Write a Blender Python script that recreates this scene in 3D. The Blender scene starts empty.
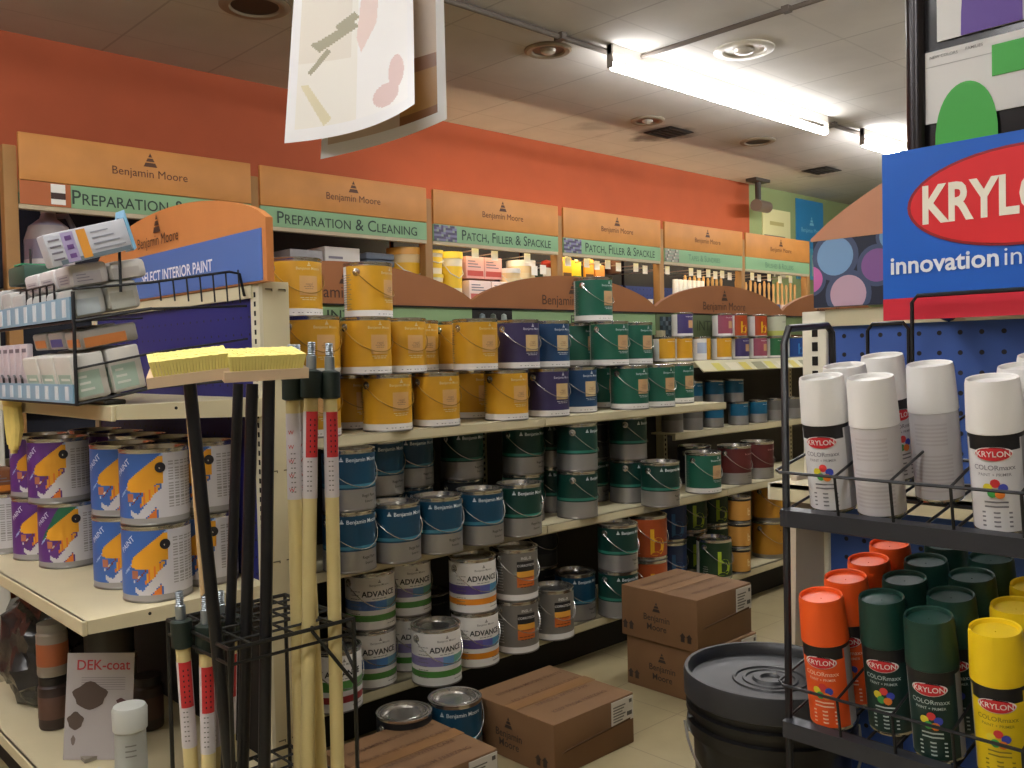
import bpy, bmesh, math, random
from mathutils import Vector, Matrix
random.seed(7)
PI = math.pi
SC = bpy.context.scene
COL = SC.collection
# ---------------------------------------------------------------- camera
cam = bpy.data.cameras.new('camera'); camo = bpy.data.objects.new('camera', cam); COL.objects.link(camo)
R3 = Matrix(((0.7290, 0.0370, -0.6836), (-0.6842, 0.0068, -0.7293), (-0.0223, 0.9993, 0.0308)))
qq = R3.to_quaternion(); qq.normalize()
camo.matrix_world = Matrix.Translation((0, 0, 1.21)) @ qq.to_matrix().to_4x4()
cam.sensor_width = 36; cam.lens = 907.9 * 36 / 1024; cam.clip_start = .02
SC.camera = camo
# ---------------------------------------------------------------- world, exposure
w = bpy.data.worlds.new('world'); SC.world = w; w.use_nodes = True
w.node_tree.nodes['Background'].inputs[0].default_value = (1, .93, .8, 1)
w.node_tree.nodes['Background'].inputs[1].default_value = .02
SC.view_settings.view_transform = 'Standard'; SC.view_settings.look = 'None'
SC.view_settings.gamma = 1; SC.view_settings.use_curve_mapping = False
SC.view_settings.exposure = 0.25
TUBE_POWER = 50.0          # emission of the ceiling tubes
VALANCE_POWER = 16.0        # emission of the strip lights behind the headers
# ---------------------------------------------------------------- materials
def lin(h):
    h = h.lstrip('#'); o = []
    for i in (0, 2, 4):
        c = int(h[i:i + 2], 16) / 255
        o.append(c / 12.92 if c <= .04045 else ((c + .055) / 1.055) ** 2.4)
    return (*o, 1)
MC = {}
def M(hexc, rough=.5, metal=0.0, noise=.0, scale=8, bump=0.0, emit=0, trans=0, spec=.5, alpha=1):
    key = (hexc, rough, metal, noise, scale, bump, emit, trans, spec, alpha)
    if key in MC: return MC[key]
    m = bpy.data.materials.new('mat'); m.use_nodes = True; nt = m.node_tree
    b = nt.nodes['Principled BSDF']; c = lin(hexc)
    b.inputs['Base Color'].default_value = c; b.inputs['Roughness'].default_value = rough
    b.inputs['Metallic'].default_value = metal; b.inputs['Specular IOR Level'].default_value = spec
    if trans: b.inputs['Transmission Weight'].default_value = trans; b.inputs['IOR'].default_value = 1.2
    if alpha < 1: b.inputs['Alpha'].default_value = alpha
    if emit:
        b.inputs['Emission Color'].default_value = c; b.inputs['Emission Strength'].default_value = emit
    if noise or bump:
        tc = nt.nodes.new('ShaderNodeTexCoord'); n = nt.nodes.new('ShaderNodeTexNoise')
        n.inputs['Scale'].default_value = scale; n.inputs['Detail'].default_value = 5
        nt.links.new(tc.outputs['Object'], n.inputs['Vector'])
        if noise:
            r = nt.nodes.new('ShaderNodeValToRGB')
            r.color_ramp.elements[0].position = .3; r.color_ramp.elements[1].position = .7
            r.color_ramp.elements[0].color = (*[x * (1 - noise) for x in c[:3]], 1)
            r.color_ramp.elements[1].color = (*[min(1, x * (1 + noise)) for x in c[:3]], 1)
            nt.links.new(n.outputs['Fac'], r.inputs[0]); nt.links.new(r.outputs[0], b.inputs['Base Color'])
        if bump:
            bp = nt.nodes.new('ShaderNodeBump'); bp.inputs['Strength'].default_value = bump; bp.inputs['Distance'].default_value = .01
            nt.links.new(n.outputs['Fac'], bp.inputs['Height']); nt.links.new(bp.outputs[0], b.inputs['Normal'])
    MC[key] = m; return m
def mathn(nt, op, a, b=None):
    n = nt.nodes.new('ShaderNodeMath'); n.operation = op
    for i, v in enumerate((a, b)):
        if v is None: continue
        if isinstance(v, (int, float)): n.inputs[i].default_value = v
        else: nt.links.new(v, n.inputs[i])
    return n.outputs[0]
def sep(nt, coord='Object'):
    tc = nt.nodes.new('ShaderNodeTexCoord'); s = nt.nodes.new('ShaderNodeSeparateXYZ')
    nt.links.new(tc.outputs[coord], s.inputs[0]); return s.outputs, tc
def pegboard(hexc, horiz, pitch=.04, r=.11):
    m = M(hexc, .6, noise=.001 + r * .01, scale=pitch * 100); nt = m.node_tree; b = nt.nodes['Principled BSDF']
    s, tc = sep(nt)
    def cell(o): return mathn(nt, 'SUBTRACT', mathn(nt, 'FRACT', mathn(nt, 'MULTIPLY', o, 1 / pitch)), .5)
    u, v = cell(s[horiz]), cell(s[2])
    d = mathn(nt, 'SQRT', mathn(nt, 'ADD', mathn(nt, 'MULTIPLY', u, u), mathn(nt, 'MULTIPLY', v, v)))
    k = mathn(nt, 'GREATER_THAN', d, r)
    mx = nt.nodes.new('ShaderNodeMixRGB'); nt.links.new(k, mx.inputs[0])
    mx.inputs[1].default_value = (.003, .003, .006, 1); mx.inputs[2].default_value = lin(hexc)
    nt.links.new(mx.outputs[0], b.inputs['Base Color']); return m
# ---------------------------------------------------------------- mesh builder
_T = {}
def text_data(s, bold=0.0, align='CENTER'):
    bold *= .35; k = (s, bold, align)
    if k not in _T:
        cu = bpy.data.curves.new('t', 'FONT'); cu.body = s; cu.size = 1; cu.align_x = align; cu.align_y = 'CENTER'
        cu.resolution_u = 3; cu.offset = bold
        if s.startswith('~'):
            cu.body = s[1:]; cu.small_caps_scale = .78
            for ch in cu.body_format: ch.use_small_caps = True
        o = bpy.data.objects.new('t', cu); me = bpy.data.meshes.new_from_object(o)
        _T[k] = ([tuple(v.co[:2]) for v in me.vertices], [tuple(p.vertices) for p in me.polygons])
        bpy.data.objects.remove(o); bpy.data.meshes.remove(me); bpy.data.curves.remove(cu)
    return _T[k]
def poly_in(pts, x, y):
    c = False; j = len(pts) - 1
    for i in range(len(pts)):
        (xi, yi), (xj, yj) = pts[i], pts[j]
        if (yi > y) != (yj > y) and x < (xj - xi) * (y - yi) / (yj - yi) + xi: c = not c
        j = i
    return c
class MB:
    def __init__(s): s.v = []; s.f = []; s.m = []; s.mats = []
    def mi(s, m):
        if m not in s.mats: s.mats.append(m)
        return s.mats.index(m)
    def add(s, vs, fs, m, T=None):
        b = len(s.v); k = s.mi(m)
        s.v += [tuple(T @ Vector(v)) if T else tuple(v) for v in vs]
        for f in fs: s.f.append(tuple(b + i for i in f)); s.m.append(k)
    def box(s, a, b, m, bev=0, T=None):
        x0, y0, z0 = a; x1, y1, z1 = b
        if bev:
            bm = bmesh.new(); bmesh.ops.create_cube(bm, size=1)
            for v in bm.verts: v.co = Vector(((x0 + x1) / 2 + v.co.x * (x1 - x0), (y0 + y1) / 2 + v.co.y * (y1 - y0), (z0 + z1) / 2 + v.co.z * (z1 - z0)))
            bmesh.ops.bevel(bm, geom=bm.edges[:], offset=bev, segments=2, affect='EDGES', profile=.5)
            bm.verts.index_update()
            s.add([v.co[:] for v in bm.verts], [[v.index for v in f.verts] for f in bm.faces], m, T); bm.free(); return
        vs = [(x, y, z) for z in (z0, z1) for y in (y0, y1) for x in (x0, x1)]
        s.add(vs, [(0, 2, 3, 1), (4, 5, 7, 6), (0, 1, 5, 4), (2, 6, 7, 3), (0, 4, 6, 2), (1, 3, 7, 5)], m, T)
    def tube(s, pts, r, m, n=6, closed=False, cap=True, T=None):
        pts = [Vector(p) for p in pts]; N = len(pts); vs = []; fs = []; up = None
        rr = r if isinstance(r, (list, tuple)) else [r] * N
        for i, p in enumerate(pts):
            if closed: d = pts[(i + 1) % N] - pts[i - 1]
            else: d = pts[min(i + 1, N - 1)] - pts[max(i - 1, 0)]
            d.normalize()
            if up is None:
                up = Vector((0, 0, 1)) if abs(d.z) < .9 else Vector((1, 0, 0))
            x = d.cross(up).normalized(); up = x.cross(d).normalized()
            for k in range(n):
                a = 2 * PI * k / n; vs.append(p + (x * math.cos(a) + up * math.sin(a)) * rr[i])
        for i in range(N if closed else N - 1):
            j = (i + 1) % N
            for k in range(n): fs.append((i * n + k, i * n + (k + 1) % n, j * n + (k + 1) % n, j * n + k))
        if cap and not closed: fs += [tuple(range(n)), tuple((N - 1) * n + k for k in reversed(range(n)))]
        s.add(vs, fs, m, T)
    def lathe(s, prof, m, n=32, T=None, cx=0, cy=0):
        """prof: [(r, z)] bottom to top; m: material or function(band index)"""
        vs = []; P = len(prof)
        for r, z in prof:
            for k in range(n):
                a = 2 * PI * k / n; vs.append((cx + r * math.sin(a), cy - r * math.cos(a), z))
        for i in range(P - 1):
            mm = m(i) if callable(m) else m
            fs = [(i * n + k, i * n + (k + 1) % n, (i + 1) * n + (k + 1) % n, (i + 1) * n + k) for k in range(n)]
            s.add(vs, fs, mm, T) if i == 0 else s._more(vs, fs, mm, P, n)
    def _more(s, vs, fs, m, P, n):
        b = len(s.v) - len(vs); k = s.mi(m)
        for f in fs: s.f.append(tuple(b + i for i in f)); s.m.append(k)
    def grid(s, nu, nv, fn, mf):
        """fn(u,v)->xyz, mf(u,v)->material at the cell centre; u,v in 0..1"""
        b = len(s.v)
        for j in range(nv + 1):
            for i in range(nu + 1): s.v.append(tuple(fn(i / nu, j / nv)))
        for j in range(nv):
            for i in range(nu):
                q = b + j * (nu + 1) + i
                s.f.append((q, q + 1, q + nu + 2, q + nu + 1)); s.m.append(s.mi(mf((i + .5) / nu, (j + .5) / nv)))
    def prism(s, poly, t0, t1, m, ax='Y', T=None):
        """2-D outline (a,z) extruded along Y (a=x) or X (a=y) or Z (a,b)=(x,y)"""
        def P(a, b, t): return {'Y': (a, t, b), 'X': (t, a, b), 'Z': (a, b, t)}[ax]
        n = len(poly); vs = [P(a, b, t0) for a, b in poly] + [P(a, b, t1) for a, b in poly]
        fs = [tuple(range(n)), tuple(range(2 * n - 1, n - 1, -1))] + [(i, i + n, (i + 1) % n + n, (i + 1) % n) for i in range(n)]
        s.add(vs, fs, m, T)
    def text(s, st, size, mp, m, bold=.0, sx=1, align='CENTER'):
        vs, fs = text_data(st, bold, align)
        b = len(s.v); k = s.mi(m)
        s.v += [tuple(mp(x * size * sx, y * size)) for x, y in vs]
        for f in fs: s.f.append(tuple(b + i for i in f)); s.m.append(k)
    def shape(s, pts, mp, m):
        b = len(s.v); s.v += [tuple(mp(x, y)) for x, y in pts]; s.f.append(tuple(range(b, b + len(pts)))); s.m.append(s.mi(m))
    def build(s, name, parent=None, loc=None, smooth=True, ang=35, recalc=True):
        me = bpy.data.meshes.new(name); me.from_pydata(s.v, [], s.f)
        for m in s.mats: me.materials.append(m)
        me.polygons.foreach_set('material_index', s.m)
        if recalc:
            bm = bmesh.new(); bm.from_mesh(me); bmesh.ops.recalc_face_normals(bm, faces=bm.faces[:]); bm.to_mesh(me); bm.free()
        if smooth:
            me.polygons.foreach_set('use_smooth', [True] * len(me.polygons)); me.set_sharp_from_angle(angle=math.radians(ang))
        me.update()
        o = bpy.data.objects.new(name, me); COL.objects.link(o)
        if parent: o.parent = parent
        if loc: o.location = loc
        return o
def ntri(mp, size, s, m, m2=None):
    """the striped triangle mark, centred on mp's origin"""
    h = size
    for a, b in ((0, .3), (.38, .62), (.7, 1)):
        wa, wb = (1 - a) * .5 * h, (1 - b) * .5 * h
        s.shape([(-wa, a * h), (wa, a * h), (wb, b * h), (-wb, b * h)] if wb > 1e-6 else [(-wa, a * h), (wa, a * h), (0, h)], mp, m)
def onY(x, y, z, dx=0):       # faces -Y
    return lambda a, b: (x + a, y, z + b)
def onX(x, y, z):             # faces -X : reading direction is -Y
    return lambda a, b: (x, y - a, z + b)
def onZ(x, y, z, r=0):        # lies flat, facing up
    return lambda a, b: (x + a * math.cos(r) - b * math.sin(r), y + a * math.sin(r) + b * math.cos(r), z)
def cyl(R, th0, z0):          # wraps on a can
    return lambda a, b: (R * math.sin(th0 + a / R), -R * math.cos(th0 + a / R), z0 + b)
def tag(o, label=None, cat=None, group=None, kind=None):
    if label: o['label'] = label
    if cat: o['category'] = cat
    if group: o['group'] = group
    if kind: o['kind'] = kind
    return o
def thing(name, label, cat, loc=(0, 0, 0), rz=0, group=None):
    o = bpy.data.objects.new(name, None); COL.objects.link(o); o.location = loc; o.rotation_euler = (0, 0, rz)
    o.empty_display_size = .05
    return tag(o, label, cat, group)
def dup(root, loc, rot, label, group=None):
    r = root.copy(); COL.objects.link(r); r.location = loc; r.rotation_euler = rot if isinstance(rot, tuple) else (0, 0, rot)
    r['label'] = label
    if group: r['group'] = group
    for ch in list(root.children):
        c = ch.copy(); COL.objects.link(c); c.parent = r
        for g in list(ch.children):
            d = g.copy(); COL.objects.link(d); d.parent = c
    return r
PROTO = {}
def put(kind, loc, rot, label, group=None):
    """first use moves the prototype itself, later uses copy it"""
    root, used = PROTO[kind]
    if not used:
        PROTO[kind][1] = True; root.location = loc; root.rotation_euler = rot if isinstance(rot, tuple) else (0, 0, rot)
        root['label'] = label
        if group: root['group'] = group
        return root
    return dup(root, loc, rot, label, group)
# ================================================================ the room
CEIL = 2.94
WY = 5.2
def struct(name, mb, **k):
    o = mb.build(name, smooth=False, **k); o['kind'] = 'structure'; return o
mb = MB(); m_floor = M('#9a8d6a', .45, noise=.10, scale=5)
nt = m_floor.node_tree; s_, tc_ = sep(nt); b_ = nt.nodes['Principled BSDF']
g1 = mathn(nt, 'LESS_THAN', mathn(nt, 'FRACT', mathn(nt, 'MULTIPLY', s_[0], 1 / .305)), .012)
g2 = mathn(nt, 'LESS_THAN', mathn(nt, 'FRACT', mathn(nt, 'MULTIPLY', s_[1], 1 / .305)), .012)
gg = mathn(nt, 'MAXIMUM', g1, g2); mx = nt.nodes.new('ShaderNodeMixRGB'); nt.links.new(mathn(nt, 'MULTIPLY', gg, .45), mx.inputs[0])
old = b_.inputs['Base Color'].links[0].from_socket; nt.links.new(old, mx.inputs[1]); mx.inputs[2].default_value = lin('#4a4030'); nt.links.new(mx.outputs[0], b_.inputs['Base Color'])
mb.box((-4, -4, -.1), (13, WY + .1, 0), m_floor); struct('floor', mb)
# ceiling: 12 inch fibre tiles with two dirty patches round leaking outlets
m_ceil = M('#c4bfb6', .9, noise=.06, scale=3); nt = m_ceil.node_tree; s_, tc_ = sep(nt); b_ = nt.nodes['Principled BSDF']
def seam(o, p): return mathn(nt, 'LESS_THAN', mathn(nt, 'FRACT', mathn(nt, 'MULTIPLY', o, 1 / p)), .02)
gg = mathn(nt, 'MAXIMUM', seam(s_[0], .61), mathn(nt, 'MULTIPLY', seam(s_[1], .61), .5))
mx = nt.nodes.new('ShaderNodeMixRGB'); nt.links.new(mathn(nt, 'MULTIPLY', gg, .3), mx.inputs[0])
old = b_.inputs['Base Color'].links[0].from_socket; nt.links.new(old, mx.inputs[1]); mx.inputs[2].default_value = lin('#554c42')
cur = mx.outputs[0]
nz = nt.nodes.new('ShaderNodeTexNoise'); nz.inputs['Scale'].default_value = 4; nz.inputs['Detail'].default_value = 6; nt.links.new(tc_.outputs['Object'], nz.inputs['Vector'])
for (px, py, r0, st) in ((5.84, 4.40, .28, .75), (8.26, 4.40, .26, .75), (5.35, 4.62, .22, .3)):
    dx = mathn(nt, 'SUBTRACT', s_[0], px); dy = mathn(nt, 'SUBTRACT', s_[1], py)
    d = mathn(nt, 'SQRT', mathn(nt, 'ADD', mathn(nt, 'MULTIPLY', dx, dx), mathn(nt, 'MULTIPLY', dy, dy)))
    d = mathn(nt, 'ADD', d, mathn(nt, 'MULTIPLY', mathn(nt, 'SUBTRACT', nz.outputs['Fac'], .5), .9))
    k = mathn(nt, 'MULTIPLY', mathn(nt, 'SUBTRACT', r0, d), 5); k.node.use_clamp = True
    mx = nt.nodes.new('ShaderNodeMixRGB'); nt.links.new(mathn(nt, 'MULTIPLY', k, st), mx.inputs[0]); nt.links.new(cur, mx.inputs[1]); mx.inputs[2].default_value = lin('#2a2018'); cur = mx.outputs[0]
nt.links.new(cur, b_.inputs['Base Color'])
mb = MB(); mb.box((-4, -4, CEIL), (13, WY + .1, CEIL + .1), m_ceil); struct('ceiling', mb)
m_or = M('#a64e2a', .8, noise=.05, scale=4); m_gn = M('#8a9866', .75, noise=.04, scale=4)
mb = MB(); mb.box((-4, WY, 0), (8.3, WY + .1, CEIL), m_or); mb.box((8.3, WY, 0), (13, WY + .1, CEIL), m_gn); struct('wall_back', mb)
m_wl = M('#b9b09a', .8, noise=.05)
mb = MB(); mb.box((13, -4, 0), (13.1, WY, CEIL), m_gn); struct('wall_right', mb)
mb = MB(); mb.box((-4.1, -4, 0), (-4, WY, CEIL), m_wl); struct('wall_left', mb)
mb = MB(); mb.box((-4, -4.1, 0), (13, -4, CEIL), m_wl); struct('wall_front', mb)
# ---------------- ceiling furniture
m_cond = M('#5a5046', .6); m_white = M('#e8e4da', .4)
mb = MB(); mb.tube([(-3.9, 3.40, CEIL - .018), (12.9, 3.40, CEIL - .018)], .016, m_cond, 8)
for x in (-2, 0, 2.0, 3.6, 6.6, 9.6): mb.box((x - .02, 3.37, CEIL - .036), (x + .02, 3.43, CEIL), m_cond)
tag(mb.build('ceiling_conduit'), 'long metal conduit on the ceiling running above the row of tube lights', 'conduit')
mb = MB(); mb.tube([(4.2, 3.38, CEIL - .018), (4.2, -3.9, CEIL - .018)], .014, m_cond, 8)
for y in (2.4, .8): mb.box((4.18, y - .02, CEIL - .032), (4.22, y + .02, CEIL), m_cond)
tag(mb.build('ceiling_conduit'), 'branch conduit on the ceiling leaving the near tube light at a right angle', 'conduit')
def tube_light(x0, x1, y, label, along='X', power=None):
    L = x1 - x0
    t = thing('tube_light', label, 'ceiling light', (x0, y, CEIL), 0 if along == 'X' else PI / 2, None)
    a = MB(); a.prism([(-.016, 0), (.016, 0), (.016, -.05), (.012, -.055), (-.012, -.055), (-.016, -.05)], 0, L, M('#d9d5ca', .4), 'X'); a.build('housing', t, smooth=False)
    e = M('#f7f7fa', .4, emit=power or TUBE_POWER)
    for dy in (0,):
        b = MB(); b.tube([(.03, dy, -.115), (L - .03, dy, -.115)], .025, e, 16); b.build('tube', t)
    for xx in (0.0, L - .012):
        b = MB(); b.box((xx, -.018, -.13), (xx + .012, .018, -.0), M('#8b8378', .4)); b.build('lamp_holder', t, smooth=False)
    return t
tube_light(3.93, 6.40, 3.34, 'long twin tube light on the ceiling, fully visible, before the conduit branch', power=TUBE_POWER * .6)
tube_light(6.96, 9.42, 3.34, 'far tube light on the ceiling, partly hidden behind the blue header sign')
tube_light(-2.2, .25, 3.34, 'tube light outside the picture on the left end of the ceiling row')
tube_light(-1.4, 1.05, 1.7, 'tube light above the near aisle, outside the picture')
tube_light(-2.5, -.05, .1, 'unseen tube light added left of the camera to brighten the spray cans', power=TUBE_POWER * 1.45)  # off-camera tube added to put more light on the spray rack and its sign
tube_light(1.75, 4.2, 1.7, 'tube light above the right gondola, outside the picture')
tube_light(5.0, 7.45, 1.5, 'farther tube light above the right gondola, outside the picture')
def can_light(x, y, r, kind, label):
    t = thing('recessed_light', label, 'ceiling light', (x, y, CEIL))
    a = MB(); c = M('#8d7f6a', .5) if kind != 'white' else M('#d5cfc0', .4)
    a.lathe([(r * .66, -.004), (r * .72, -.014), (r * .9, -.016), (r, -.008), (r, 0)], c, 40); a.build('trim_ring', t)
    b = MB(); d = {'dark': M('#2e261e', .6), 'can': M('#4a4036', .35, .3), 'white': M('#bdb6a8', .3)}[kind]
    b.lathe([(.0005, -.002), (r * .3, -.002), (r * .68, -.005)], d, 32)
    b.build('baffle', t)
    if kind != 'dark':
        k = MB(); k.lathe([(.0005, -.03), (r * .16, -.028), (r * .3, -.018), (r * .34, -.003)], M('#c8c2b4', .15, .2), 24); k.build('bulb', t)
can_light(3.73, 3.62, .135, 'can', 'round recessed ceiling light with bulb, left of the long tube light')
can_light(4.60, 2.90, .17, 'white', 'white ringed round ceiling light in front of the long tube light')
can_light(5.41, 4.24, .125, 'can', 'round recessed ceiling light beside the dark ceiling stain')
can_light(6.67, 4.09, .145, 'dark', 'round dark recessed ceiling opening behind the middle of the long tube light')
can_light(2.17, 4.08, .17, 'dark', 'large dark round ceiling opening left of the hanging poster')
# two outlets whose surroundings are soiled
for x, y, lb in ((5.84, 4.38, 'dark soiled ceiling air grille between two recessed lights'), (8.26, 4.38, 'far dark soiled ceiling air grille near the green wall')):
    mb = MB(); c = M('#332a20', .8)
    for i in range(5): mb.box((x - .13, y - .12 + i * .05, CEIL - .012), (x + .13, y - .10 + i * .05, CEIL), c)
    mb.box((x - .15, y - .14, CEIL - .006), (x + .15, y + .12, CEIL), M('#1c1610', .9)); tag(mb.build('air_grille', smooth=False), lb, 'vent')
# security camera at the colour change
t = thing('security_camera', 'small dark camera hanging from the ceiling where orange wall meets green', 'camera', (8.15, 5.0, CEIL))
a = MB(); a.box((-.13, -.06, -.03), (.13, .06, 0), M('#3a332b', .6)); a.tube([(0, 0, -.03), (0, 0, -.24)], .03, M('#3a332b', .6), 8); a.build('bracket', t)
a = MB(); a.tube([(-.14, -.06, -.28), (.2, .02, -.26)], .06, M('#6a5a4e', .5), 12); a.build('camera_body', t)
# posters on the green wall
t = thing('wall_poster', 'cream poster with a grey photograph on the green wall', 'poster', (8.82, WY - .012, 2.30))
a = MB(); a.box((-.28, 0, -.3), (.28, .01, .42), M('#d9d39c', .6)); a.build('sheet', t, smooth=False)
a = MB(); g = M('#6f6a58', .7); h = M('#c9c2ae', .7)
a.grid(14, 12, lambda u, v: (-.26 + u * .42, -.004, -.3 + v * .44), lambda u, v: h if math.sin(u * 13) * math.cos(v * 5 + u * 3) > -.1 and v < .85 else g)
a.box((-.14, -.002, .25), (.14, 0, .29), M('#b5ab6c', .6)); a.build('picture', t, smooth=False, recalc=False)
t = thing('wall_poster', 'blue poster with a triangle mark on the green wall', 'poster', (9.53, WY - .012, 2.30))
a = MB(); a.box((-.3, 0, -.3), (.3, .01, .59), M('#2f7fae', .5)); a.box((-.3, -.002, -.3), (.3, 0, .05), M('#4f9cb5', .5)); a.build('sheet', t, smooth=False)
a = MB(); ntri(onY(.03, -.004, .31), .1, a, M('#8cc4d6', .5)); a.text('Benjamin Moore', .07, onY(.03, -.004, .25), M('#8cc4d6', .5))
a.box((-.24, -.004, -.26), (-.02, -.002, .0), M('#2a3a5a', .6)); a.box((.02, -.004, -.26), (.24, -.002, -.02), M('#8fb7a8', .6)); a.build('print', t, smooth=False)
# ================================================================ display units along the back wall
m_oak = M('#c8863f', .55, noise=.08, scale=6); m_oakd = M('#8a5a2c', .6, noise=.08); m_post = M('#9c713c', .6, noise=.06)
m_sgr = M('#86ad80', .6); m_txt = M('#2f3f33', .6); m_txo = M('#59351a', .6); m_navy = pegboard('#0e1224', 0, .05, .1)
m_cream = M('#cfc6a4', .5, noise=.03); m_creamd = M('#b4a988', .5)
BX = [1.215 + 1.222 * i for i in range(7)]; BY = 4.67
SIGN = ['PREPARATION & STAIN', 'PREPARATION & CLEANING', 'PATCH, FILLER & SPACKLE', 'PATCH, FILLER & SPACKLE', 'TAPES & SUNDRIES', 'BRUSHES & ROLLERS']
WHERE = ['leftmost, with a can picture left of its green sign', 'second from the left, its green sign reading cleaning', 'third from the left, just above the dip between two arches',
         'fourth from the left, behind the single green can on top', 'fifth from the left, with white rollers hanging in it', 'rightmost, touching the green wall part, full of brushes']
for i in range(6):
    x0, x1 = BX[i], BX[i + 1]
    t = thing('display_unit', 'wooden topped wall display unit ' + WHERE[i], 'display unit', (x0, BY, 0), 0, 'wall display units along the orange wall')
    L = x1 - x0
    for xx in (0, L - .03) if i == 5 else (0,):
        a = MB(); a.box((xx - .03, -.01, 0), (xx + .03, .06, 2.24), m_post, .004); a.build('post', t)
    a = MB(); a.box((.03, .42, .12), (L - .005, .45, 2.1), m_navy); a.build('back_panel', t, smooth=False)
    a = MB(); a.box((.035, -.02, 2.085), (L - .02, .0, 2.305), m_oak, .003)
    ntri(onY(L * .53, -.022, 2.215), .07, a, m_txo); a.text('Benjamin Moore', .058, onY(L * .53, -.022, 2.178), m_txo, 0)
    a.build('header_board', t)
    a = MB(); a.box((.035, -.014, 1.972), (L - .02, 0, 2.082), m_sgr)
    if i in (0,):
        a.box((.035, -.016, 1.972), (.26, -.012, 2.082), M('#b0602f', .6)); a.box((.17, -.019, 1.982), (.235, -.014, 2.078), m_white); a.box((.17, -.02, 2.007), (.235, -.017, 2.037), M('#3a2018', .6))
    elif i in (2, 3, 4):
        for k in range(70): a.box((.04 + (k % 10) * .019, -.018, 1.974 + .0148 * (k // 10)), (.059 + (k % 10) * .019, -.013, 1.9888 + .0148 * (k // 10)), M(['#7d7a96', '#5b4e6c', '#8f9a8c', '#4f4a5e'][int(2 + 1.9 * math.sin(k * .9 + (k // 10) * 1.3 + i))] if i != 4 else ['#9a9486', '#c4bda8', '#6f6a5e', '#8a9482'][int(2 + 1.9 * math.sin(k * .7 + (k // 10) * 2.1))], .6))
    s = SIGN[i]; offs = .0 if i in (0, 1) else .05
    cap = '~' + s.title().replace('& ', '& ')
    vs_, _f = text_data(cap, .01, 'LEFT'); wd = max(v[0] for v in vs_); x = .13 + (.14 if i in (2, 3) else 0) + (.13 if i == 0 else 0); avail = L - x - (.17 if i == 0 else .10)
    mt = m_txt if i < 4 else M('#5f8468', .6); sz = .098 if i < 4 else .075
    a.text(cap, sz, onY(x if i < 4 else L * .3, -.0165, 2.022), mt, .01, min(avail / (wd * sz), 1.25) if i < 4 else .9, 'LEFT')
    a.build('category_sign', t, smooth=False)
    a = MB(); a.box((.03, -.012, 1.950), (L - .02, .03, 1.971), M('#b8a888', .5)); a.build('front_rail', t, smooth=False)
    for z, d in ((.15, -.0), (.75, .05), (1.15, .08)) + (((1.60, .1),) if i < 3 else ()):
        a = MB(); a.box((.03, d, z - .03), (L - .005, .42, z), m_cream); a.build('shelf', t, smooth=False)
    if i in (3, 4):
        a = MB(); a.box((.03, .405, .9), (L - .005, .42, 1.80), pegboard('#243a80', 0, .05, .1)); a.build('blue_pegboard', t, smooth=False)
    # strip light behind the header
    if i in (2, 3, 4, 5):
        a = MB(); a.box((.1, .05, 2.02), (L - .1, .08, 2.05), M('#ffe9c4', .5, emit=VALANCE_POWER)); a.build('strip_light', t, smooth=False)
# white cabinet edge at the far left
t = thing('storage_cabinet', 'pale cabinet at the left edge beyond the first wooden display unit', 'cabinet', (.42, 4.62, 0))
a = MB(); a.box((0, 0, 0), (.72, .5, 1.72), M('#c9c4b6', .5), .01); a.build('body', t)
a = MB(); a.box((.01, -.018, .05), (.35, 0, 1.70), M('#d2cdc0', .5), .004); a.build('door', t)
a = MB(); a.box((.37, -.018, .05), (.71, 0, 1.70), M('#d2cdc0', .5), .004); a.build('door', t)

# ---------------- goods in the display units
def simple(kind, label, cat, build, loc, rz=0, group=None):
    mb = MB(); build(mb); o = mb.build(kind); o.location = loc; o.rotation_euler = (0, 0, rz); return tag(o, label, cat, group)
def carton(w_, d, h, c1, c2, txt=None):
    def f(mb):
        mb.box((0, 0, 0), (w_, d, h), M(c1, .5), .003); mb.box((w_ * .06, -.001, h * .1), (w_ * .94, 0, h * .35), M(c2, .5))
        for k in range(3): mb.box((w_ * .1, -.0012, h * (.5 + k * .13)), (w_ * (.8 - .15 * k), 0, h * (.55 + k * .13)), M('#77707a', .6))
    return f
SY = 4.78; SZ = 1.60
simple('carton', 'long pale carton on the top shelf under the cleaning sign, left of two', 'carton', carton(.22, .2, .27, '#8f8b8a', '#5e5e6c'), (2.72, SY, SZ))
simple('carton', 'white ended carton on the top shelf under the cleaning sign, right of two', 'carton', carton(.25, .22, .30, '#c8c2b8', '#706a80'), (2.955, SY, SZ))
simple('carton', 'low white tray carton on the top shelf under the cleaning sign', 'carton', carton(.34, .2, .15, '#c9bfae', '#a33a30'), (3.22, SY, SZ))
simple('cloth_bundle', 'blue grey folded cloth bundle under the cleaning sign', 'cloth', lambda m: [m.box((.0, 0, k * .045), (.22, .2, k * .045 + .042), M('#5a6470' if k % 2 else '#6c7480', .8), .012) for k in range(3)], (3.26, SY + .01, SZ + .153))
def tub(r, h, c1, c2, lid):
    def f(mb):
        mb.lathe([(0.001, 0), (r * .9, 0), (r * .92, h * .25), (r * .97, h * .7), (r, h * .86)], lambda i: M(c2 if i == 2 else c1, .4), 24)
        mb.lathe([(r * 1.04, h * .86), (r * 1.04, h), (r * .98, h), (r * .95, h * .97), (.001, h * .97)], M(lid, .4), 24)
        mb.tube([(-r * 1.0, 0, h * .8), (-r * .7, -r * .8, h * .55), (0, -r * 1.1, h * .45), (r * .7, -r * .8, h * .55), (r, 0, h * .8)], .004, M('#d8d4c8', .4), 5)
    return f
simple('plastic_tub', 'orange and white plastic tub with yellow labels, under the cleaning sign', 'tub', tub(.12, .33, '#e0c08a', '#e8b020', '#e0a040'), (3.60, 4.84, SZ))
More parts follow.
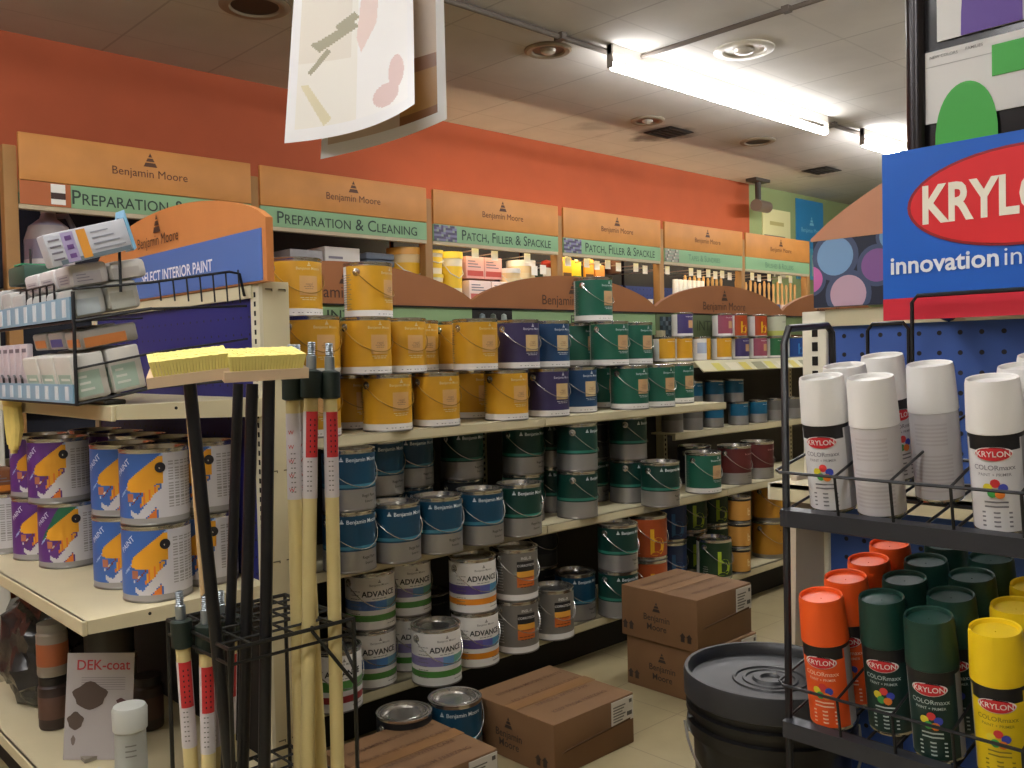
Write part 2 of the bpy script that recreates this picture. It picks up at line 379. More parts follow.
simple('plastic_tub', 'stacked yellow banded tub beside the post, left of the post', 'tub', tub(.09, .17, '#e8dcc0', '#f2c832', '#f0d048'), (3.80, 4.84, SZ))
simple('plastic_tub', 'yellow banded tub on top of another tub, left of the post', 'tub', tub(.09, .16, '#e8dcc0', '#f2c832', '#f0d048'), (3.80, 4.84, SZ + .17))
simple('plastic_tub', 'tall yellow banded tub just right of the post', 'tub', tub(.08, .33, '#e8dcc0', '#f2c832', '#f0d048'), (3.985, 4.84, SZ))
simple('carton', 'small red and black carton in front of the orange tub', 'carton', carton(.24, .1, .10, '#3a2c30', '#b03028'), (3.50, 4.76, SZ + .0))
for k, (x, z, lb) in enumerate(((4.09, SZ + .16, 'pink carton with red edge, upper left of the pink cartons'), (4.26, SZ + .16, 'pink carton with red edge, upper right of the pink cartons'))):
    simple('carton', lb, 'carton', carton(.165, .18, .15, '#d8a39a', '#b8463c'), (x, 4.80, z))
for k, (x, w_, lb) in enumerate(((4.08, .2, 'pale pink flat pack in the dip between the arches, left one'), (4.29, .22, 'pale pink flat pack in the dip between the arches, right one'))):
    simple('flat_pack', lb, 'pack', carton(w_, .16, .14, '#ecd2c6', '#c8645a'), (x, 4.76, SZ + .0))
simple('plastic_tub', 'small cream tub with white lid in the third display unit', 'tub', tub(.075, .24, '#efcf98', '#f0d8a8', '#efe6da'), (4.50, 4.80, SZ))
simple('plastic_tub', 'large cream tub with white lid in the third display unit', 'tub', tub(.105, .31, '#efcf98', '#f0d8a8', '#efe6da'), (4.67, 4.86, SZ))
simple('sponge_pack', 'red round sponges on white packs, third display unit', 'sponge', lambda m: [m.lathe([(.001, -.03), (.035, -.02), (.045, 0), (.035, .02), (.001, .03)], M('#c23a24', .7), 14, cx=k * .07, cy=0) for k in range(2)] + [m.box((-.04, -.03, -.16), (.12, .03, -.03), M('#e6ded0', .6), .01)], (4.90, 4.82, 1.90))
simple('brush_pack', 'dark green pack hanging below the red sponges', 'pack', lambda m: (m.box((0, 0, 0), (.22, .04, .12), M('#2c4434', .6), .01), m.box((.02, -.002, .03), (.2, 0, .06), M('#6a8a70', .6))), (4.74, 4.82, 1.72))
for k, (x, z, c, lb) in enumerate(((5.17, 1.80, '#f0b020', 'yellow hanging glove pack left of the post above the arch'), (5.28, 1.78, '#f7c41c', 'bright yellow hanging pack, left of three beside the post'), (5.43, 1.80, '#e89c28', 'amber hanging pack, middle of three beside the post'), (5.56, 1.76, '#e08a3a', 'orange hanging pack, right of three beside the post'))):
    def f(m, c=c, k=k):
        m.box((-.058, 0, -.03), (.058, .025, .17), M(c, .5), .012); m.box((-.045, -.003, .02), (.045, 0, .05), M('#3f8a4a' if k == 1 else '#5a3418', .5)); m.box((-.015, .005, .15), (.015, .01, .18), M('#e6dcc0', .5))
    simple('hanging_pack', lb, 'pack', f, (x, 4.86, z))
simple('brown_sponge', 'brown bundle hanging right of the amber packs', 'pack', lambda m: m.lathe([(.001, 0), (.06, .01), (.075, .06), (.06, .12), (.001, .13)], M('#54301c', .8), 16), (5.76, 4.90, 1.86))
# big translucent jug and a dark bottle in the first unit
def jug(m):
    m.lathe([(.001, 0), (.1, 0), (.112, .03), (.112, .26), (.09, .33), (.04, .37), (.03, .40)], lambda i: M('#8d8798', .3) if i not in (3,) else M('#a79f9c', .3), 28)
    m.lathe([(.034, .395), (.034, .43), (.001, .43)], M('#c8c2bc', .4), 20)
    m.tube([(.03, -.0, .385), (.085, -.01, .39), (.115, -.01, .33), (.11, -.01, .26)], .014, M('#8d8798', .3), 8)
    for z in (.05, .09, .14): m.lathe([(.113, z), (.1135, z + .012), (.113, z + .024)], M('#d8d2d2', .5), 28)
simple('plastic_jug', 'large violet grey plastic jug on the leftmost display unit', 'jug', jug, (1.43, 4.86, SZ - .03))
# peg hooks with price tags
def hook():
    t = thing('peg_hook', '', 'peg hook', (0, 0, 0))
    a = MB(); a.tube([(0, .40, 0), (0, .02, 0), (0, -.0, .012)], .004, M('#b9b4a8', .3, .8), 5); a.build('wire', t)
    a = MB(); a.box((-.03, -.004, -.05), (.03, 0, .018), M('#fbf4e4', .5)); a.build('price_tag', t, smooth=False); return t
PROTO['hook'] = [hook(), False]
HK = [(2, (4.12, 4.30), 1.945), (2, (4.62, 4.95, 5.05), 1.935), (2, (4.69, 4.78), 1.86), (3, (5.26, 5.38, 5.51, 5.64), 1.935), (3, (5.86, 5.98), 1.93), (3, (6.12,), 1.90), (3, (6.28,), 1.94),
      (3, (6.0, 6.12), 1.66), (4, (6.62, 6.74, 6.88, 6.99, 7.10, 7.22, 7.36), 1.93), (4, (6.42, 6.52), 1.69), (5, (7.6, 7.72, 7.90, 8.1, 8.3), 1.935)]
ordn = ['first', 'second', 'third', 'fourth', 'fifth', 'sixth', 'seventh']; UN = ['first', 'second', 'third', 'fourth', 'fifth', 'sixth']
cnt = {}
for u, xs, z in HK:
    for x in xs:
        cnt[u] = cnt.get(u, 0) + 1; n = cnt[u]
        put('hook', (x, 4.74 if z > 1.8 else 4.80, z + (.0 if n % 2 else -.012)), 0, f'peg hook with white price tag, number {n} along the {UN[u]} display unit from the left', 'peg hooks with price tags')
# paint brushes and rollers hanging in the two right units
def brush():
    t = thing('paint_brush', '', 'brush', (0, 0, 0))
    a = MB(); a.tube([(0, 0, 0), (0, 0, -.03), (0, 0, -.11), (0, 0, -.20), (0, 0, -.22)], [.008, .015, .010, .016, .024], M('#c99a5e', .5), 8); a.build('handle', t)
    a = MB(); a.box((-.03, -.01, -.27), (.03, .01, -.22), M('#9c9488', .3, .6), .003); a.build('ferrule', t)
    a = MB(); a.box((-.029, -.009, -.35), (.029, .009, -.27), M('#3c2a20', .8), .004); a.build('bristles', t); return t
PROTO['brush'] = [brush(), False]
for k in range(9):
    put('brush', (6.70 + k * .07, 4.86, 1.90 - .012 * (k % 2)), (0, 0, .2 * (k % 3)), f'wooden handled paint brush hanging, {k + 1} counting from the left beside the last inner post', 'paint brushes hanging in the right units')
for k in range(14):
    put('brush', (7.42 + k * .082, 4.80, 1.89 - .012 * (k % 3)), (0, 0, .3 * (k % 2)), f'wooden handled paint brush in the last display unit, {k + 1} counting from the left', 'paint brushes hanging in the right units')
def roller():
    mb = MB(); mb.lathe([(.001, 0), (.024, 0), (.026, .01), (.026, .22), (.024, .23), (.001, .23)], M('#e6dfd2', .9, bump=.3, scale=60), 16); return tag(mb.build('paint_roller'), '', 'roller')
PROTO['roller'] = [roller(), False]
for k in range(7):
    put('roller', (6.50 + k * .065, 4.82, 1.62), 0, f'white paint roller cover standing in the fifth unit, {k + 1} from the left', 'white roller covers')
for k, x in enumerate((7.95, 8.10, 8.26)):
    simple('brush_pack', ['dark blue pack low in the last display unit, left one', 'white and red pack low in the last display unit, middle one', 'blue pack low in the last display unit, right one'][k], 'pack',
           carton(.12, .05, .16, ['#3c4f7c', '#c9b0a4', '#4a66a0'][k], ['#b0584c', '#a03c34', '#c8ccd8'][k]), (x, 4.72, 1.50))

# ================================================================ the long gondola
FY = 2.38; BKY = 2.79; SH1, SH2, SH3 = .976, .573, .164
GX = [1.205, 2.395, 3.585, 4.775, 5.965]
m_arch = M('#8f5930', .6, noise=.06, scale=5); m_agreen = M('#7f9a6c', .6); m_shelf = M('#cfc4a0', .5, noise=.04, scale=6); m_dark = M('#17120e', .9)
m_kick = M('#171310', .7); m_archtxt = M('#3e2413', .6); m_perf = M('#4c4436', .8)
GW = ['at its left end beside the broom rack', 'in the middle below the green top can', 'towards the right, with small quart cans', 'at the far right end']
for i in range(4):
    x0, x1 = GX[i], GX[i + 1]; L = x1 - x0
    t = thing('shelf_unit', 'cream shelf unit of the paint gondola ' + GW[i], 'shelf unit', (x0, BKY, 0), 0, 'sections of the long paint gondola')
    a = MB(); a.box((0, 0, .1), (L, .03, 1.31), M('#3b352c', .8)); a.build('back_panel', t, smooth=False)
    for xx in ((0, L - .03) if i == 3 else (0,)):
        a = MB()
        a.box((xx, -.045, 0), (xx + .03, 0, 1.32), m_creamd)
        for k in range(46): a.box((xx + .011, -.0462, .2 + k * .024), (xx + .019, -.045, .212 + k * .024), m_dark)
        a.build('upright', t, smooth=False)
    def shelf(z, yf, price=False):
        a = MB(); y = yf - BKY; e = -.10 if (i == 2 and yf > 2.5) else 0
        a.box((.004 + e, y + .004, z - .008), (L - .004, -.045, z), m_shelf)
        a.prism([(y, z), (y + .018, z), (y + .018, z - .032), (y + .004, z - .032), (y, z - .026)], .002 + e, L - .002, m_shelf, 'X')
        o = a.build('shelf', t, smooth=False)
        if price:
            b = MB(); b.prism([(y - .002, z + .0), (y + .002, z + .002), (y - .055, z - .055), (y - .06, z - .05)], .1, L - .01, M('#c9c4a2', .4), 'X')
            for k in range(8): b.prism([(y - .004, z - .002), (y - .002, z), (y - .056, z - .051), (y - .060, z - .049)], .22 + k * .12, .22 + k * .12 + (.07, .1)[k % 2], M(['#c9c05c', '#d8d2b8', '#c8b850', '#8c8a6c'][k % 4], .5), 'X')
            b.build('price_rail', t, smooth=False)
    if i < 2: shelf(SH1, FY)
    if i < 4: shelf(SH2, FY); shelf(SH3, FY)
    if i >= 2: shelf(1.166, 2.63, i == 2); shelf(.826, 2.60)
    a = MB(); a.box((0, -.33, 0), (L, -.31, SH3 - .03), m_kick); a.build('kick_plate', t, smooth=False)
    # arched header
    a = MB(); z0 = 1.410; pts = [(0, z0), (L, z0)]; ns = 26
    for k in range(ns + 1):
        u = k / ns; pts.append((L * (1 - u), z0 + .028 + .124 * (1 - (2 * u - 1) ** 2) ** .8))
    a.prism(pts, -.012, .012, m_arch, 'Y')
    ntri(onY(L * .5, -.0135, z0 + .072), .058, a, m_archtxt); a.text('Benjamin Moore', .06, onY(L * .5, -.0135, z0 + .040), m_archtxt, 0)
    a.box((0, -.014, z0 - .004), (L, .0, z0 + .001), m_dark); a.build('arched_header', t, ang=20)
    a = MB(); a.box((0, -.008, 1.30), (L, .008, 1.405), m_agreen if i < 2 else M('#6a7a4c', .6))
    if i == 0: a.text('PREMIUM INTERIOR', .052, onY(L * .43, -.0095, 1.368), M('#26301f', .6), .015, sx=1.25)
    if i == 1:
        a.box((0, -.010, 1.30), (.22, -.008, 1.405), m_dark)
        for k in range(3): a.lathe([(.001, 0), (.016, 0), (.012, .03), (.001, .036)], M(['#5f6a6c', '#4c5648', '#8a938a'][k], .5), 12, cx=.05 + k * .06, cy=-.012, T=Matrix.Translation((0, 0, 1.352)))
        a.text('EXTERIOR', .05, onY(L * .6, -.0095, 1.368), M('#26301f', .6), .015, sx=1.2)
    a.build('category_strip', t, smooth=False)
    if i >= 2:
        a = MB()
        if i == 2:
            a.box((0, -.012, 1.15), (L, -.009, 1.402), M('#55613f', .7)); a.text('INTERIOR', .075, onY(.50, -.014, 1.345), M('#2f3a22', .7), .012)
            for k in range(40): a.box((.03 + (k % 8) * .022, -.014, 1.28 + (k // 8) * .022), (.052 + (k % 8) * .022, -.012, 1.302 + (k // 8) * .022), M(['#23343c', '#5c6a70', '#1c2428', '#3e5058'][(k * 5 + k // 8) % 4], .6))
        else: a.box((0, -.004, 1.15), (L, -.001, 1.30), M('#6a3f28', .7))
        a.build('sign_panel', t, smooth=False)

# ================================================================ end cap of the long gondola
EX, EY0, EY1 = 1.125, 2.13, 3.36
m_blue = pegboard('#1c2070', 1, .045, .08); m_sblue = M('#4a69a8', .6)
t = thing('end_cap', 'cream end cap of the gondola with blue pegboard and arched interior paint sign', 'shelf unit', (EX, EY0, 0))
a = MB(); a.box((0, .03, .60), (.03, EY1 - EY0, 1.42), m_blue); a.build('pegboard', t, smooth=False)
a = MB(); a.box((0, .03, .1), (.03, EY1 - EY0, .60), M('#1a1a1e', .7)); a.build('lower_panel', t, smooth=False)
a = MB(); a.box((.002, .0, 0), (.08, .03, 1.416), M('#c6bb97', .5, noise=.03), .002)
a.box((-.006, -.0, 0), (.004, .045, 1.416), M('#d6cfb4', .5))
for k in range(50): a.box((-.0072, .018, .2 + k * .024), (-.006, .026, .213 + k * .024), m_dark)
for k in range(6):
    z = 1.395 - k * .235
    for q in (.012, .05):
        a.box((q, -.0012, z), (q + .02, 0, z + .003), M('#5b5440', .7)); a.box((q + .018, -.0012, z - .004), (q + .02, 0, z + .003), M('#5b5440', .7))
a.build('upright', t, ang=30)
a = MB(); a.box((-.006, EY1 - EY0 - .04, 0), (.06, EY1 - EY0, 1.416), m_cream); a.build('upright', t, smooth=False)
a = MB(); a.box((-.012, .03, 1.375), (.0, EY1 - EY0 - .03, 1.408), m_cream); a.build('cross_rail', t, smooth=False)
def eshelf(z, xf, lip):
    a = MB(); x = xf - EX
    a.box((x + .004, .006, z - .008), (0, EY1 - EY0 - .006, z), m_shelf); a.box((x, .002, z - lip), (x + .012, EY1 - EY0 - .002, z), m_shelf, .003)
    a.prism([(x + .012, z), (0, z), (0, z - lip * 1.3), (x + .012, z - lip * .9)], .0, .006, m_shelf, 'Y'); a.prism([(x + .012, z), (0, z), (0, z - lip * 1.3), (x + .012, z - lip * .9)], EY1 - EY0 - .006, EY1 - EY0, m_shelf, 'Y')
    for k in (.15, .3): a.tube([(x + k, -.001, z - lip * .35), (x + k, .001, z - lip * .35)], .004, m_dark, 8)
    return a.build('shelf', t, smooth=False)
eshelf(1.117, .745, .036); eshelf(.638, .666, .034); eshelf(.164, .67, .034)
a = MB(); a.box((-.40, .02, 0), (-.38, EY1 - EY0 - .02, .13), m_kick); a.build('kick_plate', t, smooth=False)
# arched sign (orange board over a blue board)
W2 = EY1 - EY0 - .12; a = MB(); z0 = 1.41
pts = [(-.065, z0), (W2, z0)] + [(-.065 + (W2 + .065) * (1 - k / 30), 1.57 + .10 * (1 - (2 * k / 30 - 1) ** 2) ** .75) for k in range(31)]
a.prism(pts, -.016, .004, M('#c07a40', .55, noise=.05), 'X')
yc = W2 * .47
a.box((-.0185, -.045, 1.415), (-.016, W2 - .03, 1.545), m_sblue)
o_ = lambda y, z: (lambda p, q: (-.0195, y - p, z + q))
ntri(o_(.60, 1.607), .055, a, m_archtxt); a.text('Benjamin Moore', .046, o_(.60, 1.583), m_archtxt, 0)
a.text('SELECT INTERIOR PAINT', .045, o_(.48, 1.475), M('#e8e6ee', .5), .05)
a.build('arched_sign', t, ang=20)
# ================================================================ paint cans
CR, CH = .0805, .185
m_steel = M('#c9c6c0', .22, .95); m_steeld = M('#8f8c86', .35, .9); m_wire = M('#c9c7c2', .25, .9); m_band = M('#e6e2dc', .45); m_silver = M('#a9a7a4', .36, .7)
m_wt = M('#e9e6e0', .5); m_gtx = M('#77736e', .6); m_blk = M('#191817', .5)
def can_body(R, Hh, col, nu=64, nv=34, texts=(), marks=()):
    """col(theta_degrees, z/height) -> material"""
    mb = MB(); z0, z1 = .006, Hh - .008
    mb.lathe([(.001, .002), (R * .93, .002), (R * .97, 0), (R + .001, .0015), (R + .001, .0045), (R, .006)], m_steeld, nu)
    mb.grid(nu, nv, lambda u, v: (R * math.sin(u * 2 * PI - PI), -R * math.cos(u * 2 * PI - PI), z0 + (z1 - z0) * v), lambda u, v: col(u * 360 - 180, v))
    for tx in texts:
        st, sz, th, zz, m = tx[:5]; mb.text(st, sz, cyl(R + .0006, math.radians(th), zz), m, tx[5] if len(tx) > 5 else .01, tx[6] if len(tx) > 6 else 1)
    for k in marks: k(mb)
    return mb
def can_kind(key, R, Hh, col, texts=(), marks=(), nu=64, nv=34, bail=True, turned=0, lidm=None, bail_m=None, down=.105, lid_dark=False):
    t = thing('paint_can', '', 'paint can')
    can_body(R, Hh, col, nu, nv, texts, marks).build('can_body', t, recalc=False)
    lm = lidm or m_steel
    a = MB(); a.lathe([(R, Hh - .009), (R + .0015, Hh - .006), (R + .0015, Hh - .001), (R - .001, Hh), (R - .005, Hh - .001), (R - .006, Hh - .006), (R - .011, Hh - .007), (R - .012, Hh - .002), (R - .015, Hh - .0015), (R - .017, Hh - .012), (R - .03, Hh - .012), (R - .034, Hh - .009), (.001, Hh - .009)], lm, 40)
    a.build('lid', t)
    if bail:
        h0 = Hh - .034; pts = []
        for k in range(15):
            u = k / 14 * 2 - 1; th = u * PI / 2; c = math.cos(th)
            pts.append(((R + .006) * math.sin(th), -(R + .004) * c - .001, h0 - down * .75 * math.cos(th) ** 1.0))
        b = MB(); b.tube(pts, .0017, bail_m or m_wire, 5); b.build('handle', t)
        for s in (-1, 1):
            e = MB(); T = Matrix.Translation((s * R, 0, h0)) @ Matrix.Rotation(s * PI / 2, 4, 'Y')
            e.lathe([(.014, -.001), (.013, .002), (.007, .003), (.006, .006), (.001, .007)], m_steel, 14, T=T); e.build('ear', t)
    PROTO[key] = [t, False]; return t
def lines(th0, w_, zs, m, R=CR, hh=.0022):
    def f(mb):
        for k, z in enumerate(zs):
            ww = w_ * (1, .8, .93, .7)[k % 4]
            n = 4
            for q in range(n): mb.shape([(-ww / 2 + ww * q / n, 0), (-ww / 2 + ww * (q + .82) / n, 0), (-ww / 2 + ww * (q + .82) / n, hh), (-ww / 2 + ww * q / n, hh)], cyl(R + .0005, math.radians(th0), z), m)
    return f
def tri(th, z, sz, m, R=CR): return lambda mb: ntri(cyl(R + .0006, math.radians(th), z), sz, mb, m)
# --- family with a coloured wrap, tan square and white foot band
def wrap_kind(key, hexc, sq='#c9a97c', dk=None):
    c = M(hexc, .42, noise=.05, scale=20); q = M(sq, .5); L = M('#d9c9a0' if key == 'yellow' else '#cfd2d6', .5); qd = M('#9a7a58', .6)
    def col(th, v):
        if v < .115: return m_band
        if v > .985: return m_steel
        if -23 < th < 23 and .36 < v < .72: return q
        if -172 < th < -121: return m_wt
        return c
    can_kind(key, CR, CH, col, [('Benjamin Moore', .0125, 0, .149, L, .012), ('regal', .013, 0, .101, qd, .01)],
             [tri(0, .157, .013, L), lines(0, .036, (.092, .086), qd), lines(0, .06, (.058, .052), L), lines(0, .11, (.012,), m_gtx), lines(60, .04, (.013,), m_gtx), lines(-130, .08, [.03 + k * .008 for k in range(15)], m_gtx)],
             bail_m=M('#a07c30', .35, .6) if key == 'yellow' else None)
wrap_kind('yellow', '#cf9a24', '#cfa268'); wrap_kind('purple', '#39325a', '#c9ac78'); wrap_kind('navy', '#1b4066', '#cbb184'); wrap_kind('green', '#1c5e4a', '#c09a6e')
# --- family with a coloured top and a silver foot
def duo_kind(key, hexc, foot=None, name='Benjamin Moore', a_='Regal Paint', txt='#e4e8ea'):
    c = M(hexc, .4, noise=.04, scale=20); c2 = M(hexc, .3, .5); L = M(txt, .5); f_ = foot or m_silver
    def col(th, v):
        if v > .98: return m_steel
        if v > .43: return c
        if v > .385: return M('#3f7f92' if key == 'teal' else '#2f7a68', .4)
        if v > .34: return c
        if -175 < th < -120 and v < 2: return m_silver
        return f_
    can_kind(key, CR, CH, col, [(name, .017, 2, .154, L, .02), (a_, .012, 14, .045, m_blk, .01), ('Exterior', .010, 14, .028, m_blk, .01)], [tri(-48, .150, .014, L), lines(60, .03, (.05, .04, .03), m_blk)])
duo_kind('teal', '#0d4059'); duo_kind('pine', '#09382f')
# --- white cans with bands
def advance(key, band, mid):
    b1 = M(band, .45); A = M(mid[0], .5); B = M(mid[1], .5); C_ = M(mid[2], .5)
    def col(th, v):
        if v > .98: return m_steel
        if .15 < v < .27: return b1
        if .36 < v < .52: return A if th < -25 else (B if th < 5 else C_)
        return m_wt
    can_kind(key, CR, CH, col, [('ADVANCE', .025, -12, .118, m_blk, .07), ('Benjamin Moore', .010, -12, .146, m_gtx, .01)], [tri(-12, .153, .011, m_gtx), lines(-12, .05, (.102,), m_gtx), lines(20, .05, (.03, .018), m_gtx), lines(-70, .04, [.03 + .012 * k for k in range(9)], m_gtx)])
advance('advance_green', '#4d8a3a', ('#8a7fae', '#5a86ae', '#5f9a84')); advance('advance_blue', '#4d8a3a', ('#4f6fa8', '#4a7fb8', '#6a9ab0')); advance('advance_orange', '#e08a1c', ('#5c4a8a', '#54589a', '#4a8aa8'))
advance('advance_red', '#9a2c2c', ('#4d8a3a', '#4d8a3a', '#6a9a60'))
def gry(key):
    g = M('#7c7870', .45, .2); o = M('#cf6a24', .5); o2 = M('#e2a23a', .5)
    def col(th, v):
        if v > .98 : return m_steel
        if v < .12: return m_band
        if -42 < th < 14 and .60 < v < .78: return m_blk
        if -42 < th < 14 and .26 < v < .60: return o2 if v > .46 else o
        return g
    can_kind(key, CR, CH, col, [('CORROTECH', .0115, -14, .127, m_wt, .02), ('INSL-X', .014, -14, .152, m_wt, .02), ('rust preventive', .008, -14, .085, m_blk, .01)], [lines(-14, .06, (.06, .05), m_blk), lines(-85, .03, [.04 + .01 * k for k in range(9)], m_wt)])
gry('grey')
def bcan(key, c1, c2, rim='#b9b4a8'):
    a_ = M(c1, .45, noise=.04); f_ = M(c2, .5)
    can_kind(key, CR, CH, lambda th, v: (m_steel if v > .98 or v < .05 else (m_wt if -170 < th < -110 else a_)), [('b', .155, -22, .072, f_, .03)], [lines(-85, .03, (.03, .04, .05, .06), M(rim, .5))])
bcan('b_orange', '#a84a1c', '#e8b020'); bcan('b_blue', '#173468', '#2f6aa8'); bcan('b_green', '#1c3a20', '#a0b828')
can_kind('maroon', CR, CH, lambda th, v: m_silver if v < .28 else (m_steel if v > .98 else M('#5c2220', .45, noise=.05)), [('Benjamin Moore', .011, 8, .145, M('#c49a90', .5), .01)], [lines(10, .05, (.04, .03), m_gtx)])
can_kind('mustard', CR, CH, lambda th, v: M('#b07c1c', .5, noise=.06) if .08 < v < .97 else m_steeld, [('Moorlife', .012, 0, .14, M('#6a4a10', .5), .01)], [])
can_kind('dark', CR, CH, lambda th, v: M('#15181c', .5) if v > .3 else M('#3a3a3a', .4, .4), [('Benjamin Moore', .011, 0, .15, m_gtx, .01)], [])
# --- painter picture cans of the end cap: theta 0 is turned to the aisle
def painter(key, main, corner=None):
    c = M(main, .45); cc = M(corner, .45) if corner else c; ye = M('#dd9a20', .5); orr = M('#d87420', .5); wh = M('#c9c6c8', .5); sk = M('#b06a48', .6); dkb = M('#1c1a20', .5); gr = M('#96938f', .5); grl = M('#a9a6a6', .5); pale = M('#9db4d8', .5); brn = M('#7a3418', .6)
    w2 = math.pi * CR
    roof = [(-.066, .088), (-.060, .108), (-.035, .128), (.012, .166), (.030, .166), (.030, .10), (.008, .10), (-.012, .083), (-.05, .082)]
    arm = [(-.056, .062), (-.050, .034), (-.032, .024), (-.012, .040), (.004, .060), (.010, .075), (.028, .088), (.034, .014), (.016, .014), (.010, .052), (-.006, .030), (-.030, .012), (-.05, .022)]
    arm = [(-.058, .060), (-.052, .036), (-.034, .030), (-.010, .058), (.008, .082), (.032, .092), (.032, .014), (.012, .014), (.010, .048), (-.010, .026), (-.034, .012), (-.055, .028)]
    shirt = [(-.02, .012), (.012, .012), (.010, .048), (-.010, .026)]
    def col(th, v):
        z = .006 + (CH - .014) * v; x = math.radians(th) * CR
        if v > .985: return m_steel
        if z < .016 + .004: return gr
        if x > .024 or x < -.16:
            if .036 < x < .16 and (int(z * 330) % 2 == 0) and .04 < z < .155 and (int(x * 300) % 5): return gr
            return wh
        if x > .020 and z < .1: return wh
        d = math.hypot(x - .020, z - .142)
        if poly_in(roof, x, z): return ye
        if abs((z - .052) - (x + .05) * 1.15) < .0022 and -.05 < x < .02 and z > .05: return brn
        if poly_in(arm, x, z): return wh
        if poly_in([(-.02, .016), (.01, .016), (.010, .045), (-.008, .026)], x, z): return orr
        if -.064 < x < -.048 and .058 < z < .078: return sk
        if x - z * .6 > -.13 + .0 and z > .128 + (x + .02) * .9: return cc if z > .134 + (x + .02) * .9 else pale
        if poly_in([(-.03, .045), (-.005, .06), (.012, .085), (.02, .1), (-.02, .085)], x, z): return orr if (int(x * 200) % 2) else ye
        return c
    def dot(mb): mb.shape([(.019 + .0125 * math.cos(k * PI / 10), .140 + .0125 * math.sin(k * PI / 10)) for k in range(20)], cyl(CR + .0013, 0, 0), dkb)
    def wand(mb): mb.shape([(-.048, .062), (-.045, .059), (.019, .138), (.017, .141)], cyl(CR + .0018, 0, 0), M('#cfc4b4', .4))
    def lbl(mb): mb.text('PAINT', .020, lambda a, b: cyl(CR + .0008, math.radians(-54), .140)(a * .75 - b * .64, a * .64 + b * .75), M('#d9dcec', .5), .02)
    can_kind(key, CR, CH, col, [], [wand, lbl] if False else [dot, wand, lbl], nu=120, nv=52, bail=False)
painter('painter_blue', '#3a62a8'); painter('painter_purple', '#5a2c78'); painter('painter_green', '#5a2c78', '#1f6a48')
# --- quarts
QR, QH = .052, .12
def quart(key, col, texts=(), marks=()):
    can_kind(key, QR, QH, col, texts, marks, nu=40, nv=20, bail=False)
def qwrap(key, hexc, sq=True):
    c = M(hexc, .45); q = M('#c49a6c', .5)
    quart(key, lambda th, v: m_band if v < .1 else (q if sq and -22 < th < 14 and .35 < v < .7 else (m_wt if th < -80 else c)), [('Benjamin Moore', .008, -5, .098, m_wt, .01)])
qwrap('q_yellow', '#d29a22', False); qwrap('q_purple', '#43386a'); qwrap('q_rose', '#94485c'); qwrap('q_green', '#2a6a40')
quart('q_white', lambda th, v: M('#d29a22', .45) if th > -20 else (M('#aab6cc', .5) if .3 < v < .8 and th > -70 else m_wt))
quart('q_b_orange', lambda th, v: m_wt if th < -75 else M('#a8421c', .45), [('b', .09, -16, .045, M('#e8b828', .5), .03)])
quart('q_b_blue', lambda th, v: m_wt if th < -90 else M('#1c4488', .45), [('b', .09, -16, .045, M('#3f86c8', .5), .03)])
quart('q_teal', lambda th, v: m_silver if v < .4 or th < -110 else M('#125a7a', .4), [('Benjamin Moore', .008, 5, .098, m_wt, .01)])
quart('q_pale', lambda th, v: M('#b8c060', .5) if v < .25 else M('#c2c6ac', .5), [('ARBORCOAT', .008, 5, .08, m_gtx, .01)])
quart('q_grey', lambda th, v: M('#6f6c66', .45, .3) if v > .5 else M('#8f8c86', .4, .4), [])
quart('q_mustard', lambda th, v: m_dark if v > .9 or v < .07 else M('#c08a3a', .5), [('b', .05, 0, .05, M('#e0c890', .5), .02)])
